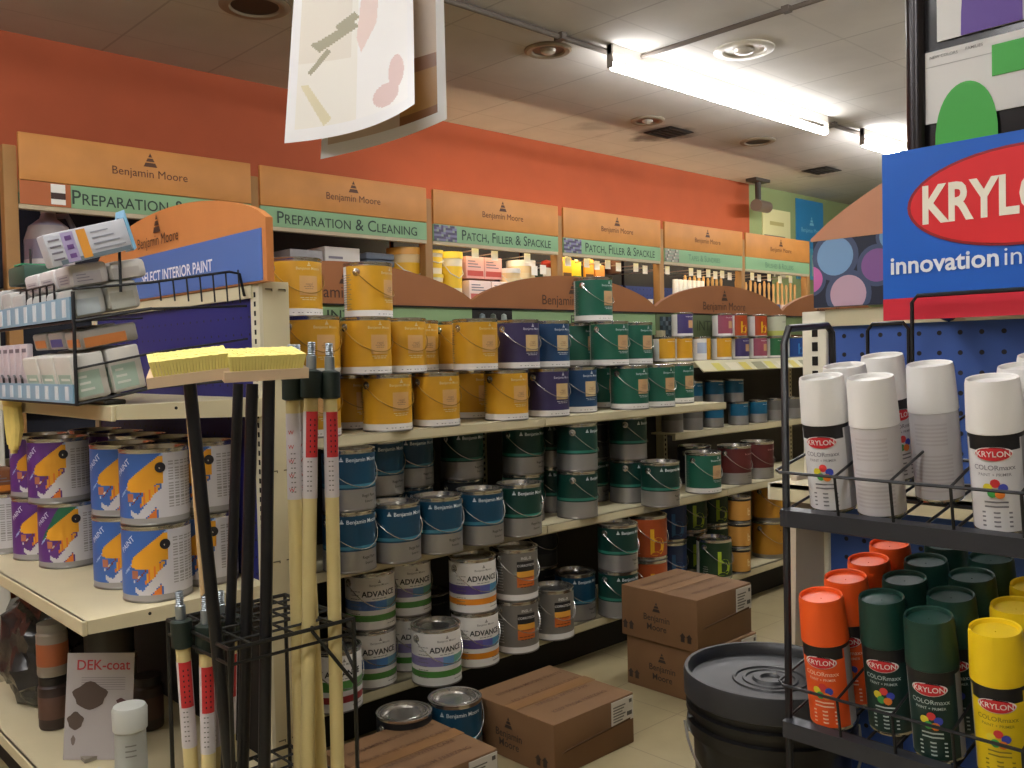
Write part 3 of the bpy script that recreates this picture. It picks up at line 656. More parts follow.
CANS = [
    ('yellow', 1.467, 2.46, 0.976, 0, 'yellow paint can in the bottom row of the top shelf, behind the broom poles', 'paint cans on the top gondola shelf'),
    ('yellow', 1.716, 2.63, 0.976, 0, 'yellow paint can in the top shelf bottom row, set back, first right of the poles', 'paint cans on the top gondola shelf'),
    ('yellow', 1.734, 2.45, 0.976, 0, 'yellow paint can in the top shelf bottom row, first full one right of the poles', 'paint cans on the top gondola shelf'),
    ('yellow', 1.946, 2.46, 0.976, 0, 'yellow paint can in the top shelf bottom row, second full one right of the poles', 'paint cans on the top gondola shelf'),
    ('yellow', 2.281, 2.66, 0.976, 0, 'yellow paint can in the top shelf bottom row, half hidden between two full ones', 'paint cans on the top gondola shelf'),
    ('yellow', 2.275, 2.46, 0.976, 0, 'yellow paint can in the top shelf bottom row, directly left of the purple can', 'paint cans on the top gondola shelf'),
    ('purple', 2.496, 2.46, 0.976, 0, 'purple paint can in the bottom row of the top shelf, between yellow and navy', 'paint cans on the top gondola shelf'),
    ('navy', 2.725, 2.52, 0.976, 0, 'navy blue paint can in the top shelf bottom row, right of the purple can', 'paint cans on the top gondola shelf'),
    ('green', 3.033, 2.66, 0.976, 0, 'green paint can in the top shelf bottom row, set back beside the navy can', 'paint cans on the top gondola shelf'),
    ('green', 2.984, 2.46, 0.976, 0, 'green can in the top shelf bottom row, front one in the middle of the greens', 'paint cans on the top gondola shelf'),
    ('green', 3.168, 2.46, 0.976, 0, 'green paint can in the top shelf bottom row, second last at the right end', 'paint cans on the top gondola shelf'),
    ('green', 3.447, 2.56, 0.976, 0, 'green paint can in the bottom row of the top shelf, last at the right end', 'paint cans on the top gondola shelf'),
    ('yellow', 1.47, 2.46, 1.161, 0, 'yellow paint can in the second row, under the leftmost topmost can', 'paint cans on the top gondola shelf'),
    ('yellow', 1.686, 2.63, 1.161, 0, 'yellow can in the second row, set back, a sliver beside the turned can stack', 'paint cans on the top gondola shelf'),
    ('yellow', 1.664, 2.46, 1.161, 0, 'yellow paint can in the second row, carrying the turned can', 'paint cans on the top gondola shelf'),
    ('yellow', 1.837, 2.5, 1.161, 0, 'yellow paint can in the second row, right of the one carrying the turned can', 'paint cans on the top gondola shelf'),
    ('yellow', 2.002, 2.64, 1.161, 0, 'yellow paint can in the second row, set back, its label beside a twin label', 'paint cans on the top gondola shelf'),
    ('yellow', 2.215, 2.67, 1.161, 0, 'yellow paint can in the second row, set back left of the last yellow', 'paint cans on the top gondola shelf'),
    ('yellow', 2.138, 2.47, 1.161, 0, 'yellow paint can in the second row, last yellow beside the purple', 'paint cans on the top gondola shelf'),
    ('purple', 2.37, 2.49, 1.161, 0, 'purple paint can in the second row, between yellow and navy', 'paint cans on the top gondola shelf'),
    ('navy', 2.578, 2.53, 1.161, 0, 'navy blue paint can in the second row, between purple and green', 'paint cans on the top gondola shelf'),
    ('green', 2.923, 2.68, 1.161, 0, 'green paint can in the second row, set back beside the navy', 'paint cans on the top gondola shelf'),
    ('green', 2.907, 2.5, 1.161, 0, 'green paint can in the second row, under the single topmost green can', 'paint cans on the top gondola shelf'),
    ('green', 3.157, 2.57, 1.161, 0, 'green paint can in the second row, last at the right', 'paint cans on the top gondola shelf'),
    ('yellow', 1.474, 2.56, 1.346, 0, 'yellow paint can topmost at the far left, right of the blue interior paint sign', 'paint cans on the top gondola shelf'),
    ('yellow', 1.746, 2.56, 1.346, 28, 'topmost yellow paint can turned aside, showing its white back and ear', 'paint cans on the top gondola shelf'),
    ('green', 2.879, 2.56, 1.346, 8, 'single topmost green paint can standing above the green stack', 'paint cans on the top gondola shelf'),
    ('teal', 1.516, 2.36, 0.573, 0, 'teal paint can in the bottom row of the middle shelf, leftmost beside the poles', 'paint cans on the middle gondola shelf'),
    ('teal', 1.688, 2.36, 0.573, 0, 'teal paint can in the bottom row of the middle shelf, second from the poles', 'paint cans on the middle gondola shelf'),
    ('teal', 1.862, 2.36, 0.573, -8, 'teal paint can in the bottom row of the middle shelf, third from the poles', 'paint cans on the middle gondola shelf'),
    ('teal', 2.047, 2.36, 0.573, -6, 'teal paint can in the bottom row of the middle shelf, fourth from the poles', 'paint cans on the middle gondola shelf'),
    ('pine', 2.234, 2.36, 0.573, -8, 'pine green paint can at the front of the middle shelf, touching the last teal can', 'paint cans on the middle gondola shelf'),
    ('teal', 1.756, 2.54, 0.573, 0, 'teal paint can behind the front row of the middle shelf, under the second upper can', 'paint cans on the middle gondola shelf'),
    ('teal', 1.946, 2.62, 0.573, 0, 'teal paint can behind the front row of the middle shelf, under the third upper can', 'paint cans on the middle gondola shelf'),
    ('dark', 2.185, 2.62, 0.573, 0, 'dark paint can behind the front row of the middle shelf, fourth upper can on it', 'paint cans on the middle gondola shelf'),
    ('pine', 2.427, 2.54, 0.573, 0, 'pine green can second rank on the middle shelf, carrying the can above the pine one', 'paint cans on the middle gondola shelf'),
    ('pine', 2.627, 2.44, 0.573, 31, 'pine green paint can on the middle shelf with outward ear, left of two', 'paint cans on the middle gondola shelf'),
    ('pine', 2.664, 2.62, 0.573, 0, 'pine green can on the middle shelf in the dark gap left of the ear-out can', 'paint cans on the middle gondola shelf'),
    ('pine', 2.96, 2.67, 0.573, 0, 'pine green can on the middle shelf in the dark gap between the two ear-out cans', 'paint cans on the middle gondola shelf'),
    ('pine', 3.038, 2.52, 0.573, 32, 'pine green paint can on the middle shelf with outward ear, right of two', 'paint cans on the middle gondola shelf'),
    ('pine', 3.042, 2.35, 0.573, 0, 'pine green can alone in front on the middle shelf, at the right end of them', 'paint cans on the middle gondola shelf'),
    ('green', 3.45, 2.42, 0.573, 0, 'green can with tan label standing alone on the middle shelf, left of the maroon cans', 'paint cans on the middle gondola shelf'),
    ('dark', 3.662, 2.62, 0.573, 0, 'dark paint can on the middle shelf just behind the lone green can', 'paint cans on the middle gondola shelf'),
    ('maroon', 3.779, 2.47, 0.573, 0, 'maroon paint can on the middle shelf, left one of two', 'paint cans on the middle gondola shelf'),
    ('maroon', 4.016, 2.49, 0.573, 0, 'maroon paint can on the middle shelf, right one of two', 'paint cans on the middle gondola shelf'),
    ('teal', 1.52, 2.36, 0.758, 0, 'teal paint can in the upper row of the middle shelf, leftmost beside the poles', 'paint cans on the middle gondola shelf'),
    ('teal', 1.76, 2.54, 0.758, 0, 'teal paint can in the upper row of the middle shelf, second from the poles', 'paint cans on the middle gondola shelf'),
    ('teal', 1.95, 2.62, 0.758, 0, 'teal paint can in the upper row of the middle shelf, third from the poles', 'paint cans on the middle gondola shelf'),
    ('pine', 2.189, 2.62, 0.758, 0, 'pine green paint can in the upper row of the middle shelf, fourth, deep in shade', 'paint cans on the middle gondola shelf'),
    ('pine', 2.431, 2.54, 0.758, 0, 'pine green paint can in the middle shelf upper row, above the front pine can', 'paint cans on the middle gondola shelf'),
    ('pine', 2.668, 2.62, 0.758, 0, 'pine green paint can in the upper row of the middle shelf, in the dark gap', 'paint cans on the middle gondola shelf'),
    ('pine', 2.631, 2.44, 0.758, 31, 'pine green paint can in the middle shelf upper row, on the left ear-out can', 'paint cans on the middle gondola shelf'),
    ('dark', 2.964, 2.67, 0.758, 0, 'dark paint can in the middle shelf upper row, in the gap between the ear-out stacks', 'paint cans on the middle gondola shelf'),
    ('pine', 3.042, 2.52, 0.758, 32, 'pine green paint can in the middle shelf upper row, on the right ear-out can', 'paint cans on the middle gondola shelf'),
    ('advance_red', 1.459, 2.37, 0.164, 0, 'white paint can with green and red bands behind the rightmost pole', 'paint cans on the bottom gondola shelf'),
    ('advance_blue', 1.652, 2.46, 0.164, 0, 'white paint can with green foot band, lower one just right of the poles', 'paint cans on the bottom gondola shelf'),
    ('advance_blue', 1.654, 2.46, 0.349, 0, 'white paint can with green foot band, upper one just right of the poles', 'paint cans on the bottom gondola shelf'),
    ('advance_green', 1.83, 2.5, 0.164, 0, 'white paint can with green foot band, lower one of the set back stack', 'paint cans on the bottom gondola shelf'),
    ('advance_green', 1.832, 2.5, 0.349, 0, 'white paint can with green foot band, upper one of the set back stack', 'paint cans on the bottom gondola shelf'),
    ('advance_green', 1.81, 2.32, 0.164, 0, 'single white paint can with green foot band overhanging the bottom shelf edge', 'paint cans on the bottom gondola shelf'),
    ('advance_orange', 2.012, 2.36, 0.164, 0, 'white paint can with orange foot band, lower one', 'paint cans on the bottom gondola shelf'),
    ('advance_orange', 2.006, 2.36, 0.349, 0, 'white paint can with orange foot band, upper one', 'paint cans on the bottom gondola shelf'),
    ('grey', 2.206, 2.36, 0.164, 0, 'grey paint can with orange square, lower one of the stack', 'paint cans on the bottom gondola shelf'),
    ('grey', 2.208, 2.36, 0.349, 0, 'grey paint can with orange square, upper one of the stack', 'paint cans on the bottom gondola shelf'),
    ('grey', 2.402, 2.37, 0.164, 0, 'single grey paint can with orange square right of the grey stack', 'paint cans on the bottom gondola shelf'),
    ('teal', 2.636, 2.47, 0.164, 0, 'teal and silver paint can alone on the bottom shelf right of the grey ones', 'paint cans on the bottom gondola shelf'),
    ('pine', 2.782, 2.37, 0.164, 0, 'dark green and silver paint can, lower one behind the upright box stack', 'paint cans on the bottom gondola shelf'),
    ('pine', 2.784, 2.37, 0.349, 0, 'dark green and silver paint can, upper one on the bottom shelf', 'paint cans on the bottom gondola shelf'),
    ('b_orange', 3.013, 2.4, 0.164, 0, 'orange brown paint can, lower one hidden behind the box stack', 'paint cans on the bottom gondola shelf'),
    ('b_orange', 3.015, 2.4, 0.349, 0, 'orange brown paint can with yellow letter b, upper one', 'paint cans on the bottom gondola shelf'),
    ('b_blue', 3.358, 2.55, 0.164, 0, 'dark blue paint can, lower one between orange and green', 'paint cans on the bottom gondola shelf'),
    ('b_blue', 3.36, 2.55, 0.349, 0, 'dark blue paint can with blue letter b, upper one', 'paint cans on the bottom gondola shelf'),
    ('b_green', 3.604, 2.61, 0.164, 0, 'dark green paint can with lime letter b, lower left one', 'paint cans on the bottom gondola shelf'),
    ('b_green', 3.606, 2.61, 0.349, 0, 'dark green paint can with lime letter b, upper left one', 'paint cans on the bottom gondola shelf'),
    ('b_green', 3.541, 2.43, 0.164, 0, 'dark green paint can with lime letter b, front lower one alone', 'paint cans on the bottom gondola shelf'),
    ('b_green', 3.811, 2.62, 0.164, 0, 'dark green paint can with lime b, lower one behind the front one', 'paint cans on the bottom gondola shelf'),
    ('b_green', 3.813, 2.62, 0.349, 0, 'dark green paint can with lime letter b, upper right one', 'paint cans on the bottom gondola shelf'),
    ('mustard', 4.093, 2.48, 0.164, 0, 'mustard yellow paint can at the right end of the bottom shelf, lower one', 'paint cans on the bottom gondola shelf'),
    ('mustard', 4.095, 2.48, 0.349, 0, 'mustard yellow paint can at the right end of the bottom shelf, upper one', 'paint cans on the bottom gondola shelf'),
    ('dark', 2.049, 2.67, 0.164, 0, 'dark paint can deep on the bottom shelf behind the overhanging white one', 'paint cans on the bottom gondola shelf'),
    ('dark', 2.616, 2.66, 0.164, 0, 'dark paint can deep on the bottom shelf behind the single grey one, lower', 'paint cans on the bottom gondola shelf'),
    ('dark', 2.618, 2.66, 0.349, 0, 'dark paint can deep on the bottom shelf behind the single grey one, upper', 'paint cans on the bottom gondola shelf'),
    ('q_mustard', 3.703, 2.4, 0.164, 0, 'small mustard can in the narrow column beside the green b cans, bottom one', 'narrow column of small mustard cans'),
    ('q_mustard', 3.706, 2.4, 0.284, 0, 'small mustard can in the narrow column beside the green b cans, second from the bottom', 'narrow column of small mustard cans'),
    ('q_mustard', 3.709, 2.4, 0.404, 0, 'small mustard can in the narrow column beside the green b cans, topmost', 'narrow column of small mustard cans'),
    ('q_yellow', 3.532, 2.69, 1.166, 0, 'small yellow paint can on the set back shelf, first from the left', 'small cans on the set back upper shelf'),
    ('q_yellow', 3.672, 2.69, 1.166, 0, 'small yellow paint can on the set back shelf, second from the left', 'small cans on the set back upper shelf'),
    ('q_white', 3.827, 2.69, 1.166, 0, 'small yellow and white can on the set back shelf, half white, third from the left', 'small cans on the set back upper shelf'),
    ('q_yellow', 4.012, 2.69, 1.166, 0, 'small yellow can on the set back shelf, fourth from the left, under the rose one', 'small cans on the set back upper shelf'),
    ('q_purple', 4.179, 2.69, 1.166, 0, 'small purple paint can on the set back shelf, left of the rose one', 'small cans on the set back upper shelf'),
    ('q_rose', 4.355, 2.69, 1.166, 0, 'small rose paint can on the set back shelf, between purple and green', 'small cans on the set back upper shelf'),
    ('q_green', 4.523, 2.69, 1.166, 0, 'small green paint can on the set back shelf, right of the rose one', 'small cans on the set back upper shelf'),
    ('q_b_blue', 4.744, 2.69, 1.166, 0, 'small blue can on the set back shelf, with blue letter b at the right end', 'small cans on the set back upper shelf'),
    ('q_purple', 3.679, 2.69, 1.286, 0, 'small purple paint can in the upper row of the set back shelf', 'small cans on the set back upper shelf'),
    ('q_rose', 4.024, 2.69, 1.286, 0, 'small rose paint can in the upper row of the set back shelf', 'small cans on the set back upper shelf'),
    ('q_b_orange', 4.163, 2.69, 1.286, 0, 'small orange can with letter b beside the upper rose one', 'small cans on the set back upper shelf'),
    ('q_b_orange', 4.358, 2.69, 1.286, 0, 'small orange can with letter b left of the pale one', 'small cans on the set back upper shelf'),
    ('q_pale', 4.552, 2.69, 1.286, 0, 'pale small can with lime foot in the upper row of the set back shelf', 'small cans on the set back upper shelf'),
    ('q_grey', 3.572, 2.68, 0.826, 0, 'small can in the lower row beneath the small teal ones, first from the left', 'small cans on the lower set back shelf'),
    ('q_grey', 3.736, 2.68, 0.826, 0, 'small can in the lower row beneath the small teal ones, second from the left', 'small cans on the lower set back shelf'),
    ('q_teal', 3.917, 2.68, 0.826, 0, 'small can in the lower row beneath the small teal ones, third from the left', 'small cans on the lower set back shelf'),
    ('q_teal', 3.576, 2.68, 0.946, 0, 'small teal can in the upper row below the price rail, first from the left', 'small cans on the lower set back shelf'),
    ('q_teal', 3.739, 2.68, 0.946, 0, 'small teal can in the upper row below the price rail, second from the left', 'small cans on the lower set back shelf'),
    ('q_teal', 3.92, 2.68, 0.946, 0, 'small teal can in the upper row below the price rail, third from the left', 'small cans on the lower set back shelf'),
    ('q_teal', 4.102, 2.68, 0.946, 0, 'small teal can in the upper row below the price rail, fourth from the left', 'small cans on the lower set back shelf'),
    ('q_teal', 4.114, 2.66, 0.826, 0, 'small teal can under the price rail, first from the left of the front ones', 'small cans on the lower set back shelf'),
    ('q_teal', 4.297, 2.66, 0.826, 0, 'small teal can under the price rail, second from the left of the front ones', 'small cans on the lower set back shelf'),
    ('q_grey', 4.48, 2.66, 0.826, 0, 'small grey can under the price rail, third from the left of the front ones', 'small cans on the lower set back shelf'),
    ('q_grey', 4.661, 2.66, 0.826, 0, 'small grey can under the price rail, fourth from the left of the front ones', 'small cans on the lower set back shelf'),
    ('painter_blue', 0.881, 2.24, 0.638, -21.5, 'blue painter picture can in front on the end cap, lower one', 'painter picture cans on the left end cap'),
    ('painter_blue', 0.881, 2.24, 0.823, -25.5, 'blue painter picture can in front on the end cap, upper one', 'painter picture cans on the left end cap'),
    ('painter_blue', 0.876, 2.43, 0.638, -19.8, 'blue painter picture can behind the front blue stack, lower one', 'painter picture cans on the left end cap'),
    ('painter_blue', 0.876, 2.43, 0.823, -23.8, 'blue painter picture can behind the front blue stack, upper one', 'painter picture cans on the left end cap'),
    ('painter_blue', 1.035, 2.3, 0.638, -24.2, 'blue painter picture can behind the black broom handles, lower one', 'painter picture cans on the left end cap'),
    ('painter_blue', 1.035, 2.3, 0.823, -28.2, 'blue painter picture can behind the black broom handles, upper one', 'painter picture cans on the left end cap'),
    ('painter_green', 0.849, 2.8, 0.638, -16.9, 'painter picture can with green corner, under the front purple can', 'painter picture cans on the left end cap'),
    ('painter_purple', 0.827, 2.8, 0.823, -20.9, 'purple painter picture can on top of the one with green corner', 'painter picture cans on the left end cap'),
    ('painter_purple', 0.828, 2.98, 0.638, -15.5, 'purple painter picture can behind the front purple stack, lower one', 'painter picture cans on the left end cap'),
    ('painter_purple', 0.828, 2.98, 0.823, -19.5, 'purple painter picture can behind the front purple stack, upper one', 'painter picture cans on the left end cap'),
    ('painter_purple', 0.774, 3.16, 0.638, -63.8, 'grey backed painter can at the left picture edge', 'painter picture cans on the left end cap'),
    ('painter_blue', 1.03, 2.52, 0.638, -20, 'painter picture can against the pegboard, lower, number 1 from the near end', 'painter picture cans on the left end cap'),
    ('painter_blue', 1.03, 2.52, 0.823, -20, 'painter picture can against the pegboard, upper, number 1 from the near end', 'painter picture cans on the left end cap'),
    ('painter_blue', 1.015, 2.69, 0.638, -20, 'painter picture can against the pegboard, lower, number 2 from the near end', 'painter picture cans on the left end cap'),
    ('painter_blue', 1.015, 2.69, 0.823, -20, 'painter picture can against the pegboard, upper, number 2 from the near end', 'painter picture cans on the left end cap'),
    ('painter_purple', 1.015, 2.86, 0.638, -20, 'painter picture can against the pegboard, lower, number 3 from the near end', 'painter picture cans on the left end cap'),
    ('painter_purple', 1.015, 2.86, 0.823, -20, 'painter picture can against the pegboard, upper, number 3 from the near end', 'painter picture cans on the left end cap'),
    ('painter_purple', 1.01, 3.03, 0.638, -20, 'painter picture can against the pegboard, lower, number 4 from the near end', 'painter picture cans on the left end cap'),
    ('painter_purple', 1.01, 3.03, 0.823, -20, 'painter picture can against the pegboard, upper, number 4 from the near end', 'painter picture cans on the left end cap'),
    ('dark', 1.545, 2.14, 0, 0, 'paint can on the floor in front of the gondola, lid showing behind the near box', 'paint cans on the floor'),
    ('teal', 1.72, 2.12, 0, -20, 'teal and silver paint can on the floor under the overhanging white one', 'paint cans on the floor'),
]
for key, x, y, z, rz, lb, gr in CANS:
    o = put(key, (x, y, z), math.radians(rz), lb, gr)
# ================================================================ cardboard cases on the floor
m_card = M('#745434', .8, noise=.06, scale=7); m_cardd = M('#6f4e30', .85); m_ink = M('#33241a', .7); m_flap = M('#53391f', .9)
def case(label, loc, rz=0, group=None, wx=.35, wy=.34, h=.175, hole=True):
    t = thing('cardboard_box', label, 'box', loc, rz, group)
    a = MB(); a.box((0, 0, 0), (wx, wy, h), m_card, .004)
    # print on the -X side
    ntri(onX(-.0012, wy * .52, h * .60), .035, a, m_ink); a.text('Benjamin', .032, onX(-.0012, wy * .52, h * .47), m_ink, .03); a.text('Moore', .032, onX(-.0012, wy * .52, h * .29), m_ink, .03)
    for s in (.1, .86):
        for q in (0, .028): a.shape([(-.008, 0), (.008, 0), (.008, .018), (.013, .018), (0, .032), (-.013, .018), (-.008, .018)], onX(-.0012, wy * s + q, h * .15), m_ink)
    # print on the top
    for k in range(4): a.text(['BENJAMIN MOORE PAINTS', 'FOUR ONE GALLON CANS', 'HANDLE WITH CARE', 'KEEP FROM FREEZING'][k], .024, onZ(wx * .52, wy * (.84 - .2 * k) - .02, h + .0012, 0), M('#5a3d26', .8), .02)
    a.build('carton', t)
    b = MB(); b.box((.0, wy / 2 - .024, h + .0002), (wx, wy / 2 + .024, h + .0012), M('#7f5b36', .45)); b.build('tape', t, smooth=False)
    # -Y side: flap seam and label
    b = MB(); b.prism([(.03, h * .42), (wx - .02, h * .50), (wx - .02, h * .54), (.05, h * .45)], -.003, .002, m_flap, 'Y'); b.build('hand_slot', t, smooth=False)
    b = MB(); b.box((wx * .70, -.0025, h * .50), (wx * .985, -.0005, h * .96), M('#cfcac0', .6))
    for k in range(6): b.box((wx * .72, -.0032, h * (.56 + .055 * k)), (wx * (.84 + .02 * (k % 3)), -.0024, h * (.585 + .055 * k)), M('#6c6862', .6))
    b.box((wx * .90, -.0032, h * .60), (wx * .965, -.0024, h * .68), M('#57534e', .6)); b.box((wx * .93, -.0032, h * .84), (wx * .965, -.0024, h * .91), M('#57534e', .6))
    b.build('shipping_label', t, smooth=False)
    return t
case('brown cardboard case alone on the floor in front of the bottom shelf', (1.815, 1.795, 0), 0, 'brown paint cases', .355, .365, .158)
case('brown cardboard case at the bottom picture edge, nearest to the poles', (1.26, 1.80, 0), 0, 'brown paint cases', .345, .325, .158)
case('brown cardboard case, lower one of the stack behind the black bucket', (2.555, 1.805, 0), 0, 'brown paint cases', .335, .335, .183)
case('brown cardboard case, upper one of the stack behind the black bucket', (2.54, 1.815, .183), .0, 'brown paint cases', .335, .335, .183)
case('brown cardboard case underneath the black bucket', (1.40, .74, 0), .1, 'brown paint cases', .36, .36, .19)
# ================================================================ black bucket
t = thing('plastic_bucket', 'large black plastic bucket with ribbed lid beside the spray can rack', 'bucket', (1.56, .945, .19), 0)
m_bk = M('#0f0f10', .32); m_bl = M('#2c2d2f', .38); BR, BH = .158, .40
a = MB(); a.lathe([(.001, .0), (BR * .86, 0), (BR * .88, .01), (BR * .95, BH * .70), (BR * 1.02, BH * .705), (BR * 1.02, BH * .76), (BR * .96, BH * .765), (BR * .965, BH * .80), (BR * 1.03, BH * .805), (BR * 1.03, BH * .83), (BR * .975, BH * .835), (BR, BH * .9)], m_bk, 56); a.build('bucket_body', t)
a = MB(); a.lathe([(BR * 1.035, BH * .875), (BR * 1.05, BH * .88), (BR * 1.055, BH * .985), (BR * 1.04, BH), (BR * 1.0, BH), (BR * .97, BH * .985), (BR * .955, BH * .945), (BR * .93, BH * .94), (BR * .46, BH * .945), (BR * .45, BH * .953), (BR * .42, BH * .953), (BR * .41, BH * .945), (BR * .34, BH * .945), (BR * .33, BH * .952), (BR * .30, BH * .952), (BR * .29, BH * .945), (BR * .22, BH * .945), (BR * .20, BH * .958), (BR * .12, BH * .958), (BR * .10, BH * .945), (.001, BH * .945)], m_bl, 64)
a.build('lid', t)
a = MB(); pts = [(-(BR + .008) * math.cos(u), -(BR + .012) * math.sin(u) * .9 - .0, BH * .73 - .12 * math.sin(u)) for u in [k / 16 * PI for k in range(17)]]
a.tube(pts, .0028, M('#b9b9b6', .3, .9), 6); hd = a.build('bail_handle', t); hd.rotation_euler = (0, 0, math.radians(-50))
a = MB(); a.tube([(.0, -BR * .90 - .03, BH * .73 - .128), (-.05, -BR * .9 - .022, BH * .73 - .122), (.05, -BR * .9 - .022, BH * .73 - .122)][1:], .012, M('#c6c6cc', .5), 8); g = a.build('grip', t); g.rotation_euler = (0, 0, math.radians(-50))
for s in (-1, 1):
    a = MB(); a.lathe([(.022, 0), (.02, .008), (.008, .01), (.001, .01)], m_bk, 16, T=Matrix.Rotation(math.radians(-50), 4, 'Z') @ Matrix.Translation((s * BR * .96, 0, BH * .73)) @ Matrix.Rotation(s * PI / 2, 4, 'Y')); a.build('ear', t)

# ================================================================ spray can rack with blue header
m_bw = M('#16171a', .38); m_bmet = M('#33353a', .35, .3)
RY0, RY1 = .06, .664
t = thing('spray_can_rack', 'black wire and steel rack holding the spray cans at the right', 'display rack', (1.13, 0, 0))
for y in (RY1 - .008, RY0):
    a = MB(); a.tube([(0, y, 0), (0, y, 1.22), (.012, y, 1.24), (.12, y, 1.245), (.135, y, 1.235), (.14, y, 1.10)], .0052, m_bw, 8); a.build('post', t)
for y in (RY0 + .02, RY1 - .02):
    a = MB(); a.tube([(.32, y, 0), (.32, y, 1.0)], .007, m_bw, 8); a.build('post', t)
TILT = math.radians(10)
def tray(z):
    T = Matrix.Translation((0, 0, z)) @ Matrix.Rotation(-TILT, 4, 'Y')
    a = MB(); a.prism([(-.014, -.012), (.0, -.016), (.0, .004), (-.004, .008), (-.016, .0)], RY0 + .005, RY1 - .002, m_bmet, 'Y', T=None) if False else None
    # front lip: steel angle
    vs = [(-.016, -.012), (-.012, .010), (.004, .010), (.004, .004), (-.008, .004), (-.012, -.014)]
    a.prism(vs, RY0 - .004, RY1 - .006, m_bmet, 'Y', T=T); a.build('front_lip', t, smooth=False)
    a = MB()
    for y in [RY0 + k * .0378 for k in range(17)]: a.tube([(.0, y, 0), (.33, y, 0)], .0022, m_bw, 5, T=T)
    for x in (.02, .11, .20, .32): a.tube([(x, RY0, -.003), (x, RY1, -.003)], .003, m_bw, 5, T=T)
    a.build('wire_floor', t)
    a = MB(); zr = .066
    a.tube([(.32, RY1, zr), (.0, RY1, zr * .95), (-.008, RY1 - .01, zr * .95), (-.008, RY0 + .01, zr * .95), (.0, RY0, zr * .95), (.32, RY0, zr)], .0021, m_bw, 6, T=T)
    for y in (.575, .502, .429, .352, .275, .2, .13):
        a.tube([(-.008, y, .0), (-.008, y, zr * .95)], .0021, m_bw, 6, T=T)
        a.tube([(-.008, y, zr * .95), (.2, y, .085), (.32, y, .09)], .0019, m_bw, 6, T=T)
    a.build('wire_guard', t)
tray(.983); tray(.689)
a = MB()
for y0, y1 in ((.60, .665), (.43, .592)):
    a.tube([(.268, y1, 1.10), (.268, y1, 1.238), (.268, y1 - .008, 1.248), (.268, y0 + .008, 1.248), (.268, y0, 1.238), (.268, y0, 1.10)] if y1 > .65 else [(.262, y1, 1.0), (.262, y1, 1.278), (.262, y1 - .008, 1.288), (.262, y0 - .2, 1.288)], .0032, m_bw, 6)
a.build('rear_loop', t)
# blue header sign
hx, hy0, hy1 = 1.42, .06, .645
t = thing('header_sign', 'blue header sign with red oval and white lettering above the spray cans', 'sign', (hx, 0, 0))
m_kb = M('#1c5fc0', .35); a = MB()
a.box((0, hy0, 1.285), (.006, hy1 + .004, 1.515), m_kb); a.box((-.0005, hy0, 1.253), (.006, hy1 + .004, 1.287), M('#cf2a3c', .35)); a.build('board', t, smooth=False)
a = MB(); cy, cz = .447, 1.425; fx = onX(-.0018, cy, cz)
a.shape([(.162 * math.cos(k / 48 * 2 * PI), .072 * math.sin(k / 48 * 2 * PI)) for k in range(48)], fx, M('#8f1f26', .35))
a.shape([(.157 * math.cos(k / 48 * 2 * PI), .068 * math.sin(k / 48 * 2 * PI)) for k in range(48)], onX(-.0024, cy, cz), M('#d82f35', .3)); a.build('red_oval', t, smooth=False, recalc=False)
a = MB(); a.text('KRYLON', .079, onX(-.0032, .588, 1.423), M('#f2ecd8', .5), .085, sx=.74, align='LEFT'); a.build('lettering', t, smooth=False, recalc=False); a = MB()
a.text('innovation', .038, onX(-.0022, .637, 1.337), M('#e9eef4', .5), .06, align='LEFT'); a.text('inside', .038, onX(-.0022, .472, 1.337), M('#e9eef4', .5), .0, align='LEFT'); a.build('slogan', t, smooth=False, recalc=False)
